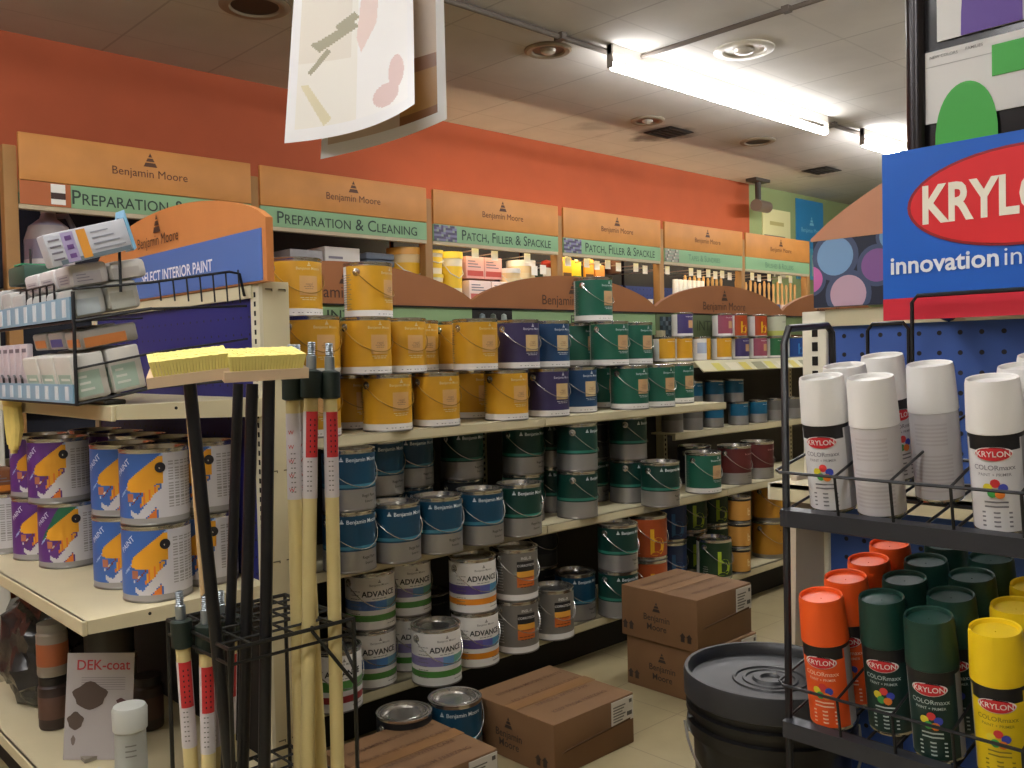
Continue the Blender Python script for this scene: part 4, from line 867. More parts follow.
# spray cans
SRr, SHh = .033, .2
def spray(key, body, cap, text='#e8e6e2', plain=False, desc='COLORmaxx'):
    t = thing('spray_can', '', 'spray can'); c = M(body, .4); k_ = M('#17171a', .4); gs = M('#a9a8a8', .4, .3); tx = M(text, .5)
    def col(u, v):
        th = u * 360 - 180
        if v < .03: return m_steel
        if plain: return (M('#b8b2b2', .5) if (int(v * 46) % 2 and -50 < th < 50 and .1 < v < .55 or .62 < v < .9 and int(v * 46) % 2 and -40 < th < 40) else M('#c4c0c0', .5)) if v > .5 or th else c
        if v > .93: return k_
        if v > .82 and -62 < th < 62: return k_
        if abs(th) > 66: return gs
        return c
    a = MB(); H1 = .135; R = SRr
    a.lathe([(.001, .004), (R * .8, .003), (R * .95, 0), (R, .003)], m_steel, 40)
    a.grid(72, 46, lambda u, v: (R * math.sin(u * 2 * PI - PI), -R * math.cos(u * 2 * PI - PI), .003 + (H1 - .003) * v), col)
    a.lathe([(R, H1), (R * .93, H1 + .004), (R * .7, H1 + .012), (.001, H1 + .014)], m_steel, 40)
    if not plain:
        a.shape([(.024 * math.cos(q / 24 * 2 * PI), .0095 * math.sin(q / 24 * 2 * PI)) for q in range(24)], cyl(R + .0009, 0, .108), M('#e8e0dc', .4))
        for w0 in (-.022, -.011, 0, .011):
            pass
        e = MB
        n = 12
        for q in range(n):   # oval in strips so that it follows the can
            x0, x1 = -.022 + .044 * q / n, -.022 + .044 * (q + 1) / n
            y0, y1 = [.0083 * math.sqrt(max(0, 1 - (x / .0222) ** 2)) for x in (x0, x1)]
            a.shape([(x0, -y0), (x1, -y1), (x1, y1), (x0, y0)], cyl(R + .0014, 0, .108), M('#c8202c', .35))
        a.text('KRYLON', .0105, cyl(R + .0019, 0, .108), m_wt, .03)
        a.text(desc, .009, cyl(R + .0008, 0, .090), tx, .02)
        a.text('PAINT + PRIMER', .0055, cyl(R + .0008, 0, .081), tx, .01)
        for q, (dx, dz, cc) in enumerate(((0, .008, '#d2383a'), (-.009, .002, '#d8c832'), (.009, .002, '#3a48b0'), (-.004, -.005, '#3a9a48'), (.005, -.006, '#e07a28'))):
            a.shape([(dx + .0058 * math.cos(z / 12 * 2 * PI), dz + .0058 * math.sin(z / 12 * 2 * PI)) for z in range(12)], cyl(R + .0009 + .0002 * q, 0, .062), M(cc, .4))
        for z in (.044, .038, .030, .024, .018, .012): a.shape([(-.018 + .004 * (z > .03), 0), (.0, 0), (.018 - .004 * (z > .03), 0), (.018 - .004 * (z > .03), .0022), (0, .0022), (-.018 + .004 * (z > .03), .0022)], cyl(R + .0008, 0, z), tx)
    a.build('can_body', t, recalc=False)
    a = MB(); cm = M(cap, .38); a.lathe([(R * 1.0, H1 - .003), (R * 1.035, H1 - .002), (R * 1.03, H1 + .002), (R * .96, SHh - .006), (R * .92, SHh), (R * .86, SHh - .001), (R * .82, SHh - .006), (.001, SHh - .006)], cm, 40); a.build('cap', t)
    PROTO[key] = [t, False]
spray('s_white', '#d9d8d8', '#e9e7e2', '#77757a'); spray('s_back', '#b9b5b6', '#e9e7e2', plain=True)
spray('s_orange', '#e0541a', '#e8581c', '#f0c8b0'); spray('s_green', '#12302a', '#143a30', '#b8c4c0'); spray('s_yellow', '#e2c414', '#ecc81a', '#8a7a1a')
def sp(key, x, y, zt, label, group, face=None):
    # faces the aisle (-X) with the lean of the tray
    T = Matrix.Rotation(-TILT, 4, 'Y') @ Matrix.Rotation(math.radians(-90 + 11 if face is None else face), 4, 'Z')
    p = Matrix.Translation((1.13, 0, zt)) @ Matrix.Rotation(-TILT, 4, 'Y') @ Vector((x, y, .0025))
    put(key, p, tuple(T.to_euler()), label, group).scale = (.92, .92, .92)
G1 = 'white capped spray cans on the upper tray'
sp('s_white', .042, .607, .983, 'white spray can with front label, at the left end of the upper tray', G1)
sp('s_back', .040, .538, .983, 'white capped spray can turned backwards, front one beside the left label can', G1)
sp('s_white', .118, .612, .983, 'white spray can second in the left column of the upper tray', G1, -105)
sp('s_white', .19, .590, .983, 'white spray can with tilted cap, rear of the left column, black band showing', G1, -30)
sp('s_back', .125, .497, .983, 'white capped spray can turned backwards, tall one before the blue pegboard', G1)
for k, n in enumerate(('front one with full label', 'second from the front', 'third from the front', 'fourth from the front')):
    sp('s_white', .036 + k * .071, .390 - (.012 if k else 0), .983, 'white spray can in the right column of the upper tray, ' + n, G1)
for k in range(2): sp('s_white', .036 + k * .071, .305, .983, 'white spray can mostly outside the picture at the right, number %d' % (k + 1), G1)
G2 = 'coloured spray cans on the lower tray'; ON = ['front one', 'second from the front', 'third from the front', 'fourth from the front']
for key, nm, y in (('s_orange', 'orange', .608), ('s_green', 'dark green', .537), ('s_green', 'dark green', .465), ('s_yellow', 'yellow', .388)):
    for k in range(4):
        side = ', right column' if y == .465 else (', left column' if y == .537 else ' column')
        sp(key, .036 + k * .071 + (.028 if y == .537 else 0), y, .689, f'{nm} spray can on the lower tray{side}, {ON[k]}', G2)

# ================================================================ right hand gondola end cap behind the rack
QX = 1.96; t = thing('end_cap', 'cream end cap behind the spray rack with blue pegboard and arched colour sign', 'shelf unit', (QX, 0, 0))
m_rb = pegboard('#3558a4', 1, .042, .12)
a = MB(); a.box((0, -.10, .1), (.03, 1.03, 1.30), m_rb); a.build('pegboard', t, smooth=False)
a = MB(); a.box((-.01, 1.025, 0), (.055, 1.085, 1.298), M('#e2dcc6', .5), .002)
for k in range(34): a.box((-.0112, 1.046, .15 + k * .033), (-.01, 1.060, .171 + k * .033), m_dark)
a.build('upright', t, ang=30)
a = MB(); a.box((-.01, -.14, 0), (.055, -.10, 1.298), m_cream); a.build('upright', t, smooth=False)
a = MB(); a.box((-.014, -.1, 1.262), (.0, 1.025, 1.30), m_cream); a.build('cross_rail', t, smooth=False)
for z, xf in ((.92, -.2), (.55, -.16), (.16, -.16)):
    a = MB(); a.box((xf, -.1, z - .008), (0, 1.06, z), m_shelf); a.box((xf, -.1, z - .035), (xf + .012, 1.06, z), m_shelf)
    a.prism([(xf, z), (0, z + .0), (0, z - .05), (xf, z - .035)], 1.06, 1.066, M('#d8d2bc', .5), 'Y'); a.build('shelf', t, smooth=False)
a = MB(); a.prism([(-.15, 0), (0, 0), (0, .93), (-.13, .93), (-.16, .2)], 1.036, 1.05, M('#c9b9a0', .5, noise=.04), 'Y'); a.build('side_panel', t, smooth=False)
a = MB(); pts = [(-.2, 1.46), (1.05, 1.456)] + [(1.05 - 1.25 * k / 30, 1.462 + .205 * (1 - (2 * k / 30 - 1) ** 2) ** .9) for k in range(31)]
a.prism(pts, -.03, -.012, M('#c98e6c', .6, noise=.04), 'X'); a.build('arched_header', t, ang=20)
a = MB(); a.box((-.028, -.2, 1.305), (-.012, 1.045, 1.465), M('#20283c', .45))
for k, (y, z, r, c) in enumerate(((.992, 1.418, .043, '#7fa6cf'), (1.052, 1.37, .03, '#d070b0'), (.962, 1.332, .042, '#c9a9bc'), (.895, 1.39, .036, '#8a5f9c'), (.86, 1.45, .03, '#6f9ac0'), (.82, 1.34, .04, '#b07a9a'), (.74, 1.41, .04, '#cfa0b0'))):
    for rr, cc, q in ((r * 1.28, '#4a5878', 0), (r, c, 1)):
        a.shape([(min(rr * math.cos(j / 28 * 2 * PI), 9), max(min(rr * math.sin(j / 28 * 2 * PI), 1.464 - z), 1.306 - z)) if True else 0 for j in range(28)] if y < 1.02 else [(max(rr * math.cos(j / 28 * 2 * PI), y - 1.044), rr * math.sin(j / 28 * 2 * PI)) for j in range(28)], onX(-.0286 - q * .0006 - k * .00005, y, z), M(cc, .4))
a.build('colour_sign', t, smooth=False, recalc=False)
# ================================================================ tall display board (black frame, white sheets)
DX = 1.80; t = thing('display_board', 'tall black framed board with white sheets and purple and green shapes', 'display board', (DX, 0, 0))
m_bf = M('#1b191c', .22); a = MB(); a.tube([(.15, .752, 1.28), (0, .752, 1.30), (0, .752, 2.05)], .019, M('#2e2a2c', .25, .4), 12); a.build('post', t)
a = MB(); a.box((0, .10, 1.32), (.02, .742, 2.05), m_bf, .004); a.build('glass_panel', t)
a = MB(); a.tube([(.15, .105, 1.28), (0, .105, 1.30), (0, .105, 2.05)], .019, M('#2e2a2c', .25, .4), 12); a.build('post', t)
mw = M('#dbdad4', .45)
a = MB(); a.box((-.004, .2, 1.790), (-.001, .712, 2.05), mw); a.build('upper_sheet', t, smooth=False)
a = MB(); a.box((-.004, .2, 1.638), (-.001, .742, 1.774), mw); a.text('NEW COLORS', .008, onX(-.0048, .70, 1.762), m_gtx, .01); a.text('FAMILIES', .008, onX(-.0048, .645, 1.764), m_gtx, .01); a.box((-.0046, .2, 1.744), (-.004, .735, 1.7455), M('#b0aea8', .5)); a.build('lower_sheet', t, smooth=False)
def arch(y0, y1, z0, z1): 
    c = (y0 + y1) / 2; h = (y1 - y0) / 2
    return [(-h, z0), (h, z0)] + [(h * math.cos(k / 20 * PI), z0 + (z1 - z0) * math.sin(k / 20 * PI) ** .8) for k in range(1, 20)], c
p, c = arch(.562, .668, 1.79, 1.97); a = MB(); a.shape(p, onX(-.0056, c, 0), M('#5a3a94', .5)); a.build('purple_shape', t, smooth=False, recalc=False)
p, c = arch(.604, .716, 1.59, 1.704); a = MB(); a.shape(p, onX(-.0056, c, 0), M('#3aa83c', .5)); a.build('green_shape', t, smooth=False, recalc=False)
a = MB(); a.box((-.006, .45, 1.702), (-.004, .614, 1.758), M('#3aa83c', .5)); a.build('green_square', t, smooth=False)
# ================================================================ wire rack hung on the end cap
m_lw = M('#101114', .45); RX0, RX1, RYA, RYB = .684, 1.105, 2.17, 2.86
t = thing('wire_rack', 'black wire rack with tilted shelves and blue price strips hung on the end cap', 'display rack', (0, 0, 0))
TL = .19
for y in (RYA, RYB):
    a = MB(); a.tube([(RX0, y, 1.122), (RX0, y, 1.378)], .0042, m_lw, 6); a.build('front_bar', t)
    a = MB(); a.tube([(.79, y, 1.38), (.79, y, 1.55)], .0034, m_lw, 6); a.build('side_bar', t)
def wshelf(z, up, name):
    a = MB()
    for y in (RYA, RYB): a.tube([(RX0, y, z), (.86, y, z + TL * .17), (RX1, y, z + TL * .17 + .012)], .0036, m_lw, 6)
    for x in (RX0, .78, .86): a.tube([(x, RYA, z + TL * (x - RX0)), (x, RYB, z + TL * (x - RX0))], .0032, m_lw, 6)
    for k in range(12): 
        y = RYA + .03 + k * .057; a.tube([(RX0, y, z), (.86, y, z + TL * .17)], .0022, m_lw, 5)
    a.build(name, t)
wshelf(1.310, 0, 'wire_shelf'); wshelf(1.122, 0, 'wire_shelf')
a = MB()
# hooped guard of the top shelf
a.tube([(RX0, RYA + .0, 1.383), (.86, RYA, 1.405), (1.06, RYA, 1.44), (1.09, RYA + .003, 1.436), (1.105, RYA + .01, 1.38)], .0036, m_lw, 6)
for k in range(7):
    x = .88 + k * .034; a.tube([(x, RYA, 1.408 + (x - .86) * .17), (x + .004, RYA, 1.362)], .0022, m_lw, 5)
for k in range(5):
    y = RYA + .13 + k * .055; a.tube([(RX0, y, 1.366), (RX0, y, 1.40), (RX0, y + .005, 1.404), (RX0, y + .05, 1.404), (RX0, y + .055, 1.40)], .0026, m_lw, 5)
a.tube([(RX0, RYA, 1.203), (.86, RYA, 1.237), (1.105, RYA, 1.27)], .003, m_lw, 6)
a.build('wire_guard', t)
for z0, z1 in ((1.315, 1.366), (1.125, 1.168)):
    a = MB(); a.box((RX0 - .006, RYA + .006, z0), (RX0 - .002, RYB, z1), M('#7fa3b8', .4))
    for k in range(9): a.box((RX0 - .0075, RYA + .03 + k * .075, z0 + .006), (RX0 - .006, RYA + .055 + k * .075, z1 - .005), M('#cdd6da', .4))
    a.build('price_strip', t, smooth=False)
def pack(kind, label, cat, x, y, z, w_, d, h, c1, c2=None, c3=None, tilt=TL, group=None, bev=.006, sidecol=None):
    """x depth d along X (tilted up), width w_ along Y"""
    mb = MB(); mb.box((0, 0, 0), (d, w_, h), M(c1, .45, noise=.05, scale=14), bev)
    if c2:
        mb.box((.05 * d, -.0008, .08 * h), (.78 * d, .0, .62 * h), M(c2, .5)); mb.box((-.0008, .1 * w_, .15 * h), (0, .85 * w_, .6 * h), M(c2, .5))
    if c3:
        for k in range(3): mb.box((.14 * d, -.0014, (.2 + .14 * k) * h), ((.55 - .08 * k) * d, -.0008, (.25 + .14 * k) * h), M(c3, .6))
        for k in range(3): mb.box((-.0014, .2 * w_, (.2 + .13 * k) * h), (-.0008, .7 * w_, (.25 + .13 * k) * h), M(c3, .6))
    o = mb.build(kind); o.location = (x, y, z); o.rotation_euler = (0, -math.atan(tilt), 0); return tag(o, label, cat, group)
ON3 = ['nearest', 'second', 'third', 'fourth', 'farthest']
GP = 'small white packages on the left wire rack'
# lower shelf: white cartons with pale green labels seen from the side, hooks facing the front
for k in range(3):
    y = RYA + .006 + k * .125
    pack('carton', f'white carton with pale green label on the lower rack shelf, front rank, {ON3[k]}', 'carton', RX0 + .006, y, 1.128, .115, .076, .105, '#c9c6bc', '#a3b8a8', '#d9dcd2', group=GP)
    pack('carton', f'white carton with pale green label on the lower rack shelf, rear rank, {ON3[k]}', 'carton', RX0 + .088, y, 1.128 + TL * .082, .115, .076, .105, '#cdc9be', '#a3b8a8', '#d9dcd2', group=GP)
for k in range(3):
    y = RYA + .006 + k * .125
    pack('carton', f'grey box with orange spot lying on the lower rack cartons, {ON3[k]}', 'carton', RX0 + .02, y, 1.250 if k else 1.246, .11, .13, .042, '#8c8880', '#b9723a' if k != 1 else '#3c4080', None, group=GP)
for k in range(5):
    y = RYA + .39 + k * .058
    mb = MB(); mb.box((0, 0, 0), (.015, .05, .14), M('#c2b6ba', .45), .003); mb.box((-.001, .008, .118), (0, .042, .128), M('#6a6068', .5)); mb.tube([(-.004, .034, .05), (-.01, .026, .058), (-.01, .014, .05), (-.006, .014, .0)], .003, M('#2a2628', .4), 6)
    o = mb.build('hook_card'); o.location = (RX0 + .006, y, 1.130); tag(o, f'white card pack with dark hook facing the aisle, {ON3[k]} of five', 'pack', 'white hook cards on the rack')
# upper shelf: white wrapped rolls in two ranks and a printed pack on top
for k in range(3):
    y = RYA + .008 + k * .12
    pack('wrapped_pack', f'white wrapped pack low on the upper rack shelf, front rank, {ON3[k]}', 'pack', RX0 + .008, y, 1.318, .11, .074, .066, '#b9bcb8', '#aab4b8', None, group=GP, bev=.012)
    pack('wrapped_pack', f'white wrapped pack low on the upper rack shelf, rear rank, {ON3[k]}', 'pack', RX0 + .086, y, 1.318 + TL * .078, .11, .076, .070, '#c6c4ba', '#b2b2a6', None, group=GP, bev=.014)
    pack('wrapped_pack', f'pale pack in the second layer of the upper rack shelf, front rank, {ON3[k]}', 'pack', RX0 + .004, y, 1.388, .11, .085, .05, '#cfcccc', '#b9b4b8', '#8a8690', group=GP, bev=.01)
    pack('wrapped_pack', f'pale pack in the second layer of the upper rack shelf, rear rank, {ON3[k]}', 'pack', RX0 + .092, y, 1.388 + TL * .09, .11, .085, .045, '#cfccc4', '#c2bdb6', None, group=GP, bev=.012)
for k in range(3): pack('wrapped_pack', f'grey white pack at the far end of the upper rack shelf, {ON3[k]}', 'pack', RX0 + .006, RYA + .375 + k * .10, 1.322, .09, .12, .075 + .01 * k, '#b4b2ae', '#c8c6c2', '#7c8a80', group=GP, bev=.01)
t = thing('printed_pack', 'long white pack with purple and orange print lying topmost on the rack', 'pack', (.640, RYA - .02, 1.428))
t.rotation_euler = (0, -math.atan(.30), 0)
a = MB(); a.box((0, 0, 0), (.185, .05, .072), M('#c4c6cc', .4), .004)
a.box((.035, -.0008, .002), (.062, 0, .068), M('#a79cc0', .45)); a.box((.07, -.001, .004), (.09, 0, .068), M('#e09a3c', .45)); a.box((.02, -.0006, .0), (.18, 0, .010), M('#6a7880', .45))
for k in range(4): a.box((.006, -.001, .012 + k * .014), (.03, 0, .016 + k * .014), M('#77727c', .5)); a.box((.10, -.001, .016 + k * .013), (.17 - .01 * k, 0, .019 + k * .013), M('#9b9fa8', .5))
for k in range(3): a.box((.042, -.0014, .01 + k * .02), (.056, -.0008, .02 + k * .02), M('#6b4a86', .5))
a.build('box', t)
a = MB(); a.prism([(.183, .074), (.19, .09), (.19, 0), (.183, -.004)], -.002, .052, M('#7fb4d2', .35), 'Y'); a.build('blue_edge', t, smooth=False)
mb = MB(); mb.box((0, 0, 0), (.10, .15, .05), M('#2c4a3c', .5), .006); mb.box((.0, .02, .05), (.09, .09, .054), M('#3f9a6c', .5)); o = mb.build('carton'); o.location = (RX0 + .02, RYA + .44, 1.43); tag(o, 'dark green carton topmost at the left picture edge on the rack', 'carton')
# yellow gloves and an orange box at the left picture edge
def glove(m):
    for k in range(5): m.tube([(0, .02 * k, 0), (.005, .02 * k + .004, -.06), (.0, .02 * k - .004 * (k - 2), -.11 - .012 * (2 - abs(k - 2)))], [.014, .015, .009], M('#d8c06a', .8, noise=.08, scale=30), 8)
    m.box((-.014, -.014, -.004), (.014, .095, .04), M('#d8c06a', .8, noise=.08, scale=30), .01)
simple('work_glove', 'yellow work glove hanging below the upper shelf at the left edge', 'glove', glove, (.722, 2.80, 1.10))
simple('carton', 'small orange and brown carton lying on the grey backed can', 'carton', carton(.1, .14, .07, '#7c4a28', '#c9781f'), (.70, 3.10, .824))
# dark tray lying under the rack
simple('tray', 'dark plastic tray lying on the upper shelf below the rack', 'tray', lambda m: (m.box((0, 0, 0), (.05, .60, .012), M('#2a2a26', .5), .004), m.box((-.004, 0, .006), (.0, .60, .02), M('#5f5c52', .5), .001)), (.752, RYA + .02, 1.117))

# ================================================================ lower left shelf goods
t = thing('info_card', 'white leaning card with red heading and brown patches on the lowest left shelf', 'card', (.805, 2.50, .166))
a = MB(); T = Matrix.Rotation(math.radians(-46), 4, 'Z') @ Matrix.Rotation(math.radians(-9), 4, 'X')
f = lambda p, q: T @ Vector((p, -.0012, q))
a.box((-.092, 0, 0), (.092, .0025, .275), M('#a9a3a2', .5), 0, T)
a.text('DEK-coat', .037, lambda p, q: f(p + .008, q + .243), M('#b0343c', .5), .03)
def blob(cx, cz, rx, rz_, c, off):
    a.shape([(cx + rx * (1 + .12 * math.sin(5 * k / 24 * 2 * PI)) * math.cos(k / 24 * 2 * PI), cz + rz_ * (1 + .1 * math.cos(4 * k / 24 * 2 * PI)) * math.sin(k / 24 * 2 * PI)) for k in range(24)], lambda p, q: T @ Vector((p, -off, q)), M(c, .6))
blob(-.025, .165, .046, .034, '#4f4038', .0016); blob(-.062, .10, .022, .022, '#54463c', .0016); blob(-.066, .05, .006, .012, '#6f625c', .0016); blob(.06, .15, .012, .008, '#5a3c3c', .0016)
for k in range(6): a.shape([(-.05, .21 - k * .006), (.07, .21 - k * .006), (.07, .212 - k * .006), (-.05, .212 - k * .006)], f, M('#8a8486', .5))
a.build('printed_sheet', t, smooth=False, recalc=False)
mb = MB(); mb.box((-.03, -.0, 0), (.03, .05, .01), M('#8a8478', .5)); mb.build('foot', t)
t = thing('squeeze_bottle', 'small white bottle with wide cap in front of the leaning card', 'bottle', (.762, 2.13, .166))
a = MB(); a.lathe([(.001, 0), (.030, 0), (.034, .01), (.036, .12), (.034, .20), (.036, .22)], M('#a9aca4', .5, noise=.06), 24)
[a.shape([(-.012, 0), (0, 0), (.012, 0), (.012, .003), (0, .003), (-.012, .003)], cyl(.0368, math.radians(-20), .15 + .012 * q), m_gtx) for q in range(3)]; a.build('bottle_body', t)
a = MB(); a.lathe([(.034, .20), (.038, .205), (.039, .25), (.035, .258), (.001, .26)], M('#b6b8b0', .45), 24); a.build('cap', t)
a = MB(); a.tube([(-.03, -.03, .10), (-.06, -.035, .125), (-.085, -.03, .145)], [.012, .010, .006], M('#c2c4be', .4), 8); a.build('nozzle', t)
def jar(c, band, lidc):
    def f(m):
        m.lathe([(.001, 0), (.04, 0), (.042, .005), (.042, .03), (.0425, .031), (.0425, .095), (.042, .096), (.042, .12), (.036, .128)], lambda i: M(band if i == 4 else c, .5), 24); m.lathe([(.039, .128), (.039, .15), (.001, .151)], M(lidc, .4), 24)
    return f
simple('jar', 'dark jar with orange label on the lowest left shelf, lower of two stacked', 'jar', jar('#33241f', '#5c4034', '#1f1a18'), (.80, 2.83, .166))
simple('jar', 'pale lidded jar on top of the dark jar, lowest left shelf', 'jar', jar('#8d8376', '#a45a34', '#8a8478'), (.80, 2.83, .319))
simple('jar', 'dark brown jar behind the leaning card, right side', 'jar', jar('#3a2c26', '#4c3228', '#2a2420'), (.99, 2.62, .166))
simple('paint_can', 'pale grey can in the shade behind the leaning card', 'can', lambda m: m.lathe([(.001, 0), (.075, 0), (.076, .16), (.078, .165), (.07, .17), (.001, .168)], M('#77746c', .5), 28), (.96, 2.83, .164))
simple('paint_can', 'dark can on top of the pale grey can in the shade', 'can', lambda m: m.lathe([(.001, 0), (.07, 0), (.071, .14), (.073, .146), (.066, .15), (.001, .148)], M('#4a463f', .5), 28), (.96, 2.83, .336))
def bag(m):
    b = bmesh.new(); bmesh.ops.create_icosphere(b, subdivisions=4, radius=1); random.seed(3)
    from mathutils import noise as nz
    for v in b.verts:
        p = v.co.copy(); n = nz.noise(p * 2.3) * .22 + nz.noise(p * 6) * .13 + abs(nz.noise(p * 11)) * .06; p *= 1 + n
        v.co = Vector((p.x * .125, p.y * .19, max(-.16, p.z * .19) + .16))
    b.verts.index_update(); m.add([v.co[:] for v in b.verts], [[v.index for v in f.verts] for f in b.faces], M('#2c2a2a', .22, noise=.3, scale=12, bump=.5)); b.free()
simple('plastic_bag', 'crumpled dark plastic bag at the left end of the lowest shelf', 'bag', bag, (.86, 3.09, .170))

# ================================================================ floor rack with poles and brooms
m_fr = M('#14140f', .5)
RA = (.775, 1.635); RB = (1.055, 1.925)
t = thing('pole_rack', 'black wire floor rack holding the extension poles and brush brooms', 'rack', (0, 0, 0))
def wgrid(z, nm):
    a = MB()
    a.tube([(RA[0], RA[1], z), (RB[0], RA[1], z), (RB[0], RB[1], z), (RA[0], RB[1], z)], .0045, m_fr, 6, closed=True)
    a.tube([(RA[0], RA[1], z - .03), (RB[0], RA[1], z - .03), (RB[0], RB[1], z - .03), (RA[0], RB[1], z - .03)], .0035, m_fr, 6, closed=True) if nm == 'top_grid' else None
    n = 6
    for k in range(1, n): 
        x = RA[0] + (RB[0] - RA[0]) * k / n; a.tube([(x, RA[1], z), (x, RB[1], z)], .003, m_fr, 5)
        y = RA[1] + (RB[1] - RA[1]) * k / n; a.tube([(RA[0], y, z), (RB[0], y, z)], .003, m_fr, 5)
    a.build(nm, t)
wgrid(.66, 'top_grid'); wgrid(.30, 'middle_grid'); wgrid(.06, 'bottom_grid')
for x, y in ((RA[0], RA[1]), (RB[0], RA[1]), (RB[0], RB[1]), (RA[0], RB[1])):
    a = MB(); a.tube([(x, y, 0), (x, y, .66)], .0045, m_fr, 6); a.build('leg', t)
a = MB(); a.tube([(RB[0], RA[1], .55), (RB[0], RA[1] + .1, .655)], .004, m_fr, 5); a.tube([(RB[0] - .1, RA[1], .655), (RB[0], RA[1], .52)], .004, m_fr, 5); a.build('brace', t)
m_pole = M('#d8c78c', .45, noise=.03); m_plb = M('#cfae80', .5); m_tip = M('#9aa3a8', .3, .7); m_cap = M('#17251e', .5); m_red = M('#c02a2c', .5); m_lab = M('#cfc8c8', .5)
def ext_pole(label, top, bot, group, red=True, cl=.10, r=.0145, lab=.18, capH=.055):
    top, bot = Vector(top), Vector(bot); d = (top - bot); L = d.length; q = Vector((0, 0, 1)).rotation_difference(d)
    t = thing('extension_pole', label, 'pole', bot, 0, group); t.rotation_mode = 'XYZ'; t.rotation_euler = q.to_euler()
    a = MB(); a.tube([(0, 0, 0), (0, 0, L - .1)], r, m_pole, 16); a.build('pole', t)
    a = MB(); a.lathe([(r * 1.1, L - .118), (r * 1.5, L - .115), (r * 1.5, L - .062), (r * .8, L - .058)], m_cap, 16); a.build('collar', t)
    a = MB(); a.lathe([(r * .72, L - .062), (r * .72, L - .03), (r * .55, L - .028)], m_tip, 14)
    for k in range(6): a.lathe([(r * .48, L - .028 + k * .0045), (r * .6, L - .026 + k * .0045), (r * .48, L - .0235 + k * .0045)], m_tip, 12)
    a.build('threaded_tip', t)
    a = MB(); z1 = L - .145; z0 = z1 - lab
    a.lathe([(r + .0006, z0), (r + .0006, z1)], m_lab, 20)
    if red:
        rot = math.radians(-15)
        a.grid(6, 1, lambda u, v: ((r + .0012) * math.sin(rot - .9 + 1.8 * u), -(r + .0012) * math.cos(rot - .9 + 1.8 * u), z1 - .095 + .095 * v), lambda u, v: m_red)
        for k in range(7): a.shape([(-.006, 0), (.006, 0), (.006, .004), (-.006, .004)], cyl(r + .0018, rot, z1 - .085 + k * .011), m_blk)
    else:
        for k in range(5): a.text(['N', 'Z', 'N', 'M', 'Z'][k] if False else 'W', .012, cyl(r + .0012, math.radians(-50), z1 - .04 - k * .03), m_red, .02)
    for k in range(9): a.shape([(-.005, 0), (.005, 0), (.005, .0025), (-.005, .0025)], cyl(r + .0012, math.radians(-35), z0 + .015 + k * .010), m_gtx)
    a.build('label', t, recalc=False); return t
GT = 'tall extension poles'; GS = 'short extension poles'
ext_pole('tall extension pole, leftmost of the four, its label without red square', (.964, 1.70, 1.246), (.956, 1.705, 0), GT, False)
ext_pole('tall extension pole half hidden between its neighbours, second from the left', (.984, 1.715, 1.246), (1.017, 1.705, 0), GT, False)
ext_pole('tall extension pole with red label, third from the left', (.988, 1.66, 1.250), (.936, 1.665, 0), GT)
ext_pole('tall extension pole with red label, rightmost of the four', (1.027, 1.655, 1.247), (1.018, 1.66, 0), GT)
ext_pole('short extension pole, leftmost in the floor rack', (.758, 1.82, .745), (.785, 1.82, 0), GS, True, lab=.18)
ext_pole('short extension pole, second from the left in the floor rack', (.80, 1.79, .733), (.79, 1.79, 0), GS, True, lab=.18)
ext_pole('short extension pole, third from the left, label turned', (.822, 1.83, .725), (.840, 1.83, 0), GS, False, lab=.18)
ext_pole('short extension pole behind the bent black handle, fourth', (.88, 1.89, .71), (.842, 1.89, 0), GS, True, lab=.18)
ext_pole('short extension pole, rightmost, partly behind black handles', (.915, 1.91, .705), (.878, 1.91, 0), GS, True, lab=.18)
m_brush = M('#f3e588', .7); m_blk2 = M('#e0c6a4', .5); m_hdl = M('#15161a', .28)
def broom(label, head_l, head_r, hdl_top, hdl_bot, group, depth=.075, head=True, r=.0125):
    hl, hr = Vector(head_l), Vector(head_r)
    t = thing('deck_brush', label, 'broom', (0, 0, 0), 0, group)
    a = MB(); a.tube([hdl_bot, hdl_top], r, m_hdl, 14); a.build('handle', t)
    if not head: return t
    ax = (hr - hl); L = ax.length; T = Matrix.Translation(hl) @ ax.to_track_quat('X', 'Z').to_matrix().to_4x4() @ Matrix.Rotation(math.radians(12), 4, 'X')
    a = MB(); a.prism([(0, .0), (L, 0), (L - .02, -depth), (.012, -depth)] if False else [(-.006, -.002), (L + .004, -.002), (L + .006, depth + .004), (.004, depth + .004)], -.020, 0, m_blk2, 'Z', T=T); a.build('brush_block', t, smooth=False)
    a = MB(); nx, ny = 24, 7; random.seed(5)
    for i in range(nx):
        for j in range(ny):
            x = .006 + (L - .012) * (i + .5) / nx; y = .004 + (depth - .008) * (j + .5) / ny; s = (L - .01) / nx * .40; h = .029 + random.uniform(-.0006, .0006); f = .004 * ((i / nx) - .5) * 2; g = .005 * ((j / ny) - .5) * 2
            vs = [(x - s, y - .0058, 0), (x + s, y - .0058, 0), (x + s, y + .0058, 0), (x - s, y + .0058, 0), (x - s + f - .0006, y - .0062 + g, h), (x + s + f + .0006, y - .0062 + g, h), (x + s + f + .0006, y + .0064 + g, h), (x - s + f - .0006, y + .0064 + g, h)]
            a.add(vs, [(4, 5, 6, 7), (0, 1, 5, 4), (1, 2, 6, 5), (2, 3, 7, 6), (3, 0, 4, 7)], m_brush, T)
    a.build('bristles', t, smooth=False); return t
GB = 'yellow deck brushes standing head up'
broom('yellow deck brush, left one, its black handle slanting right', (.648, 1.655, 1.185), (.782, 1.605, 1.200), (.742, 1.70, 1.178), (.828, 1.70, 0), GB)
broom('yellow deck brush, right one, touching the tall poles', (.772, 1.60, 1.192), (.925, 1.575, 1.196), (.886, 1.655, 1.18), (.834, 1.66, 0), GB)
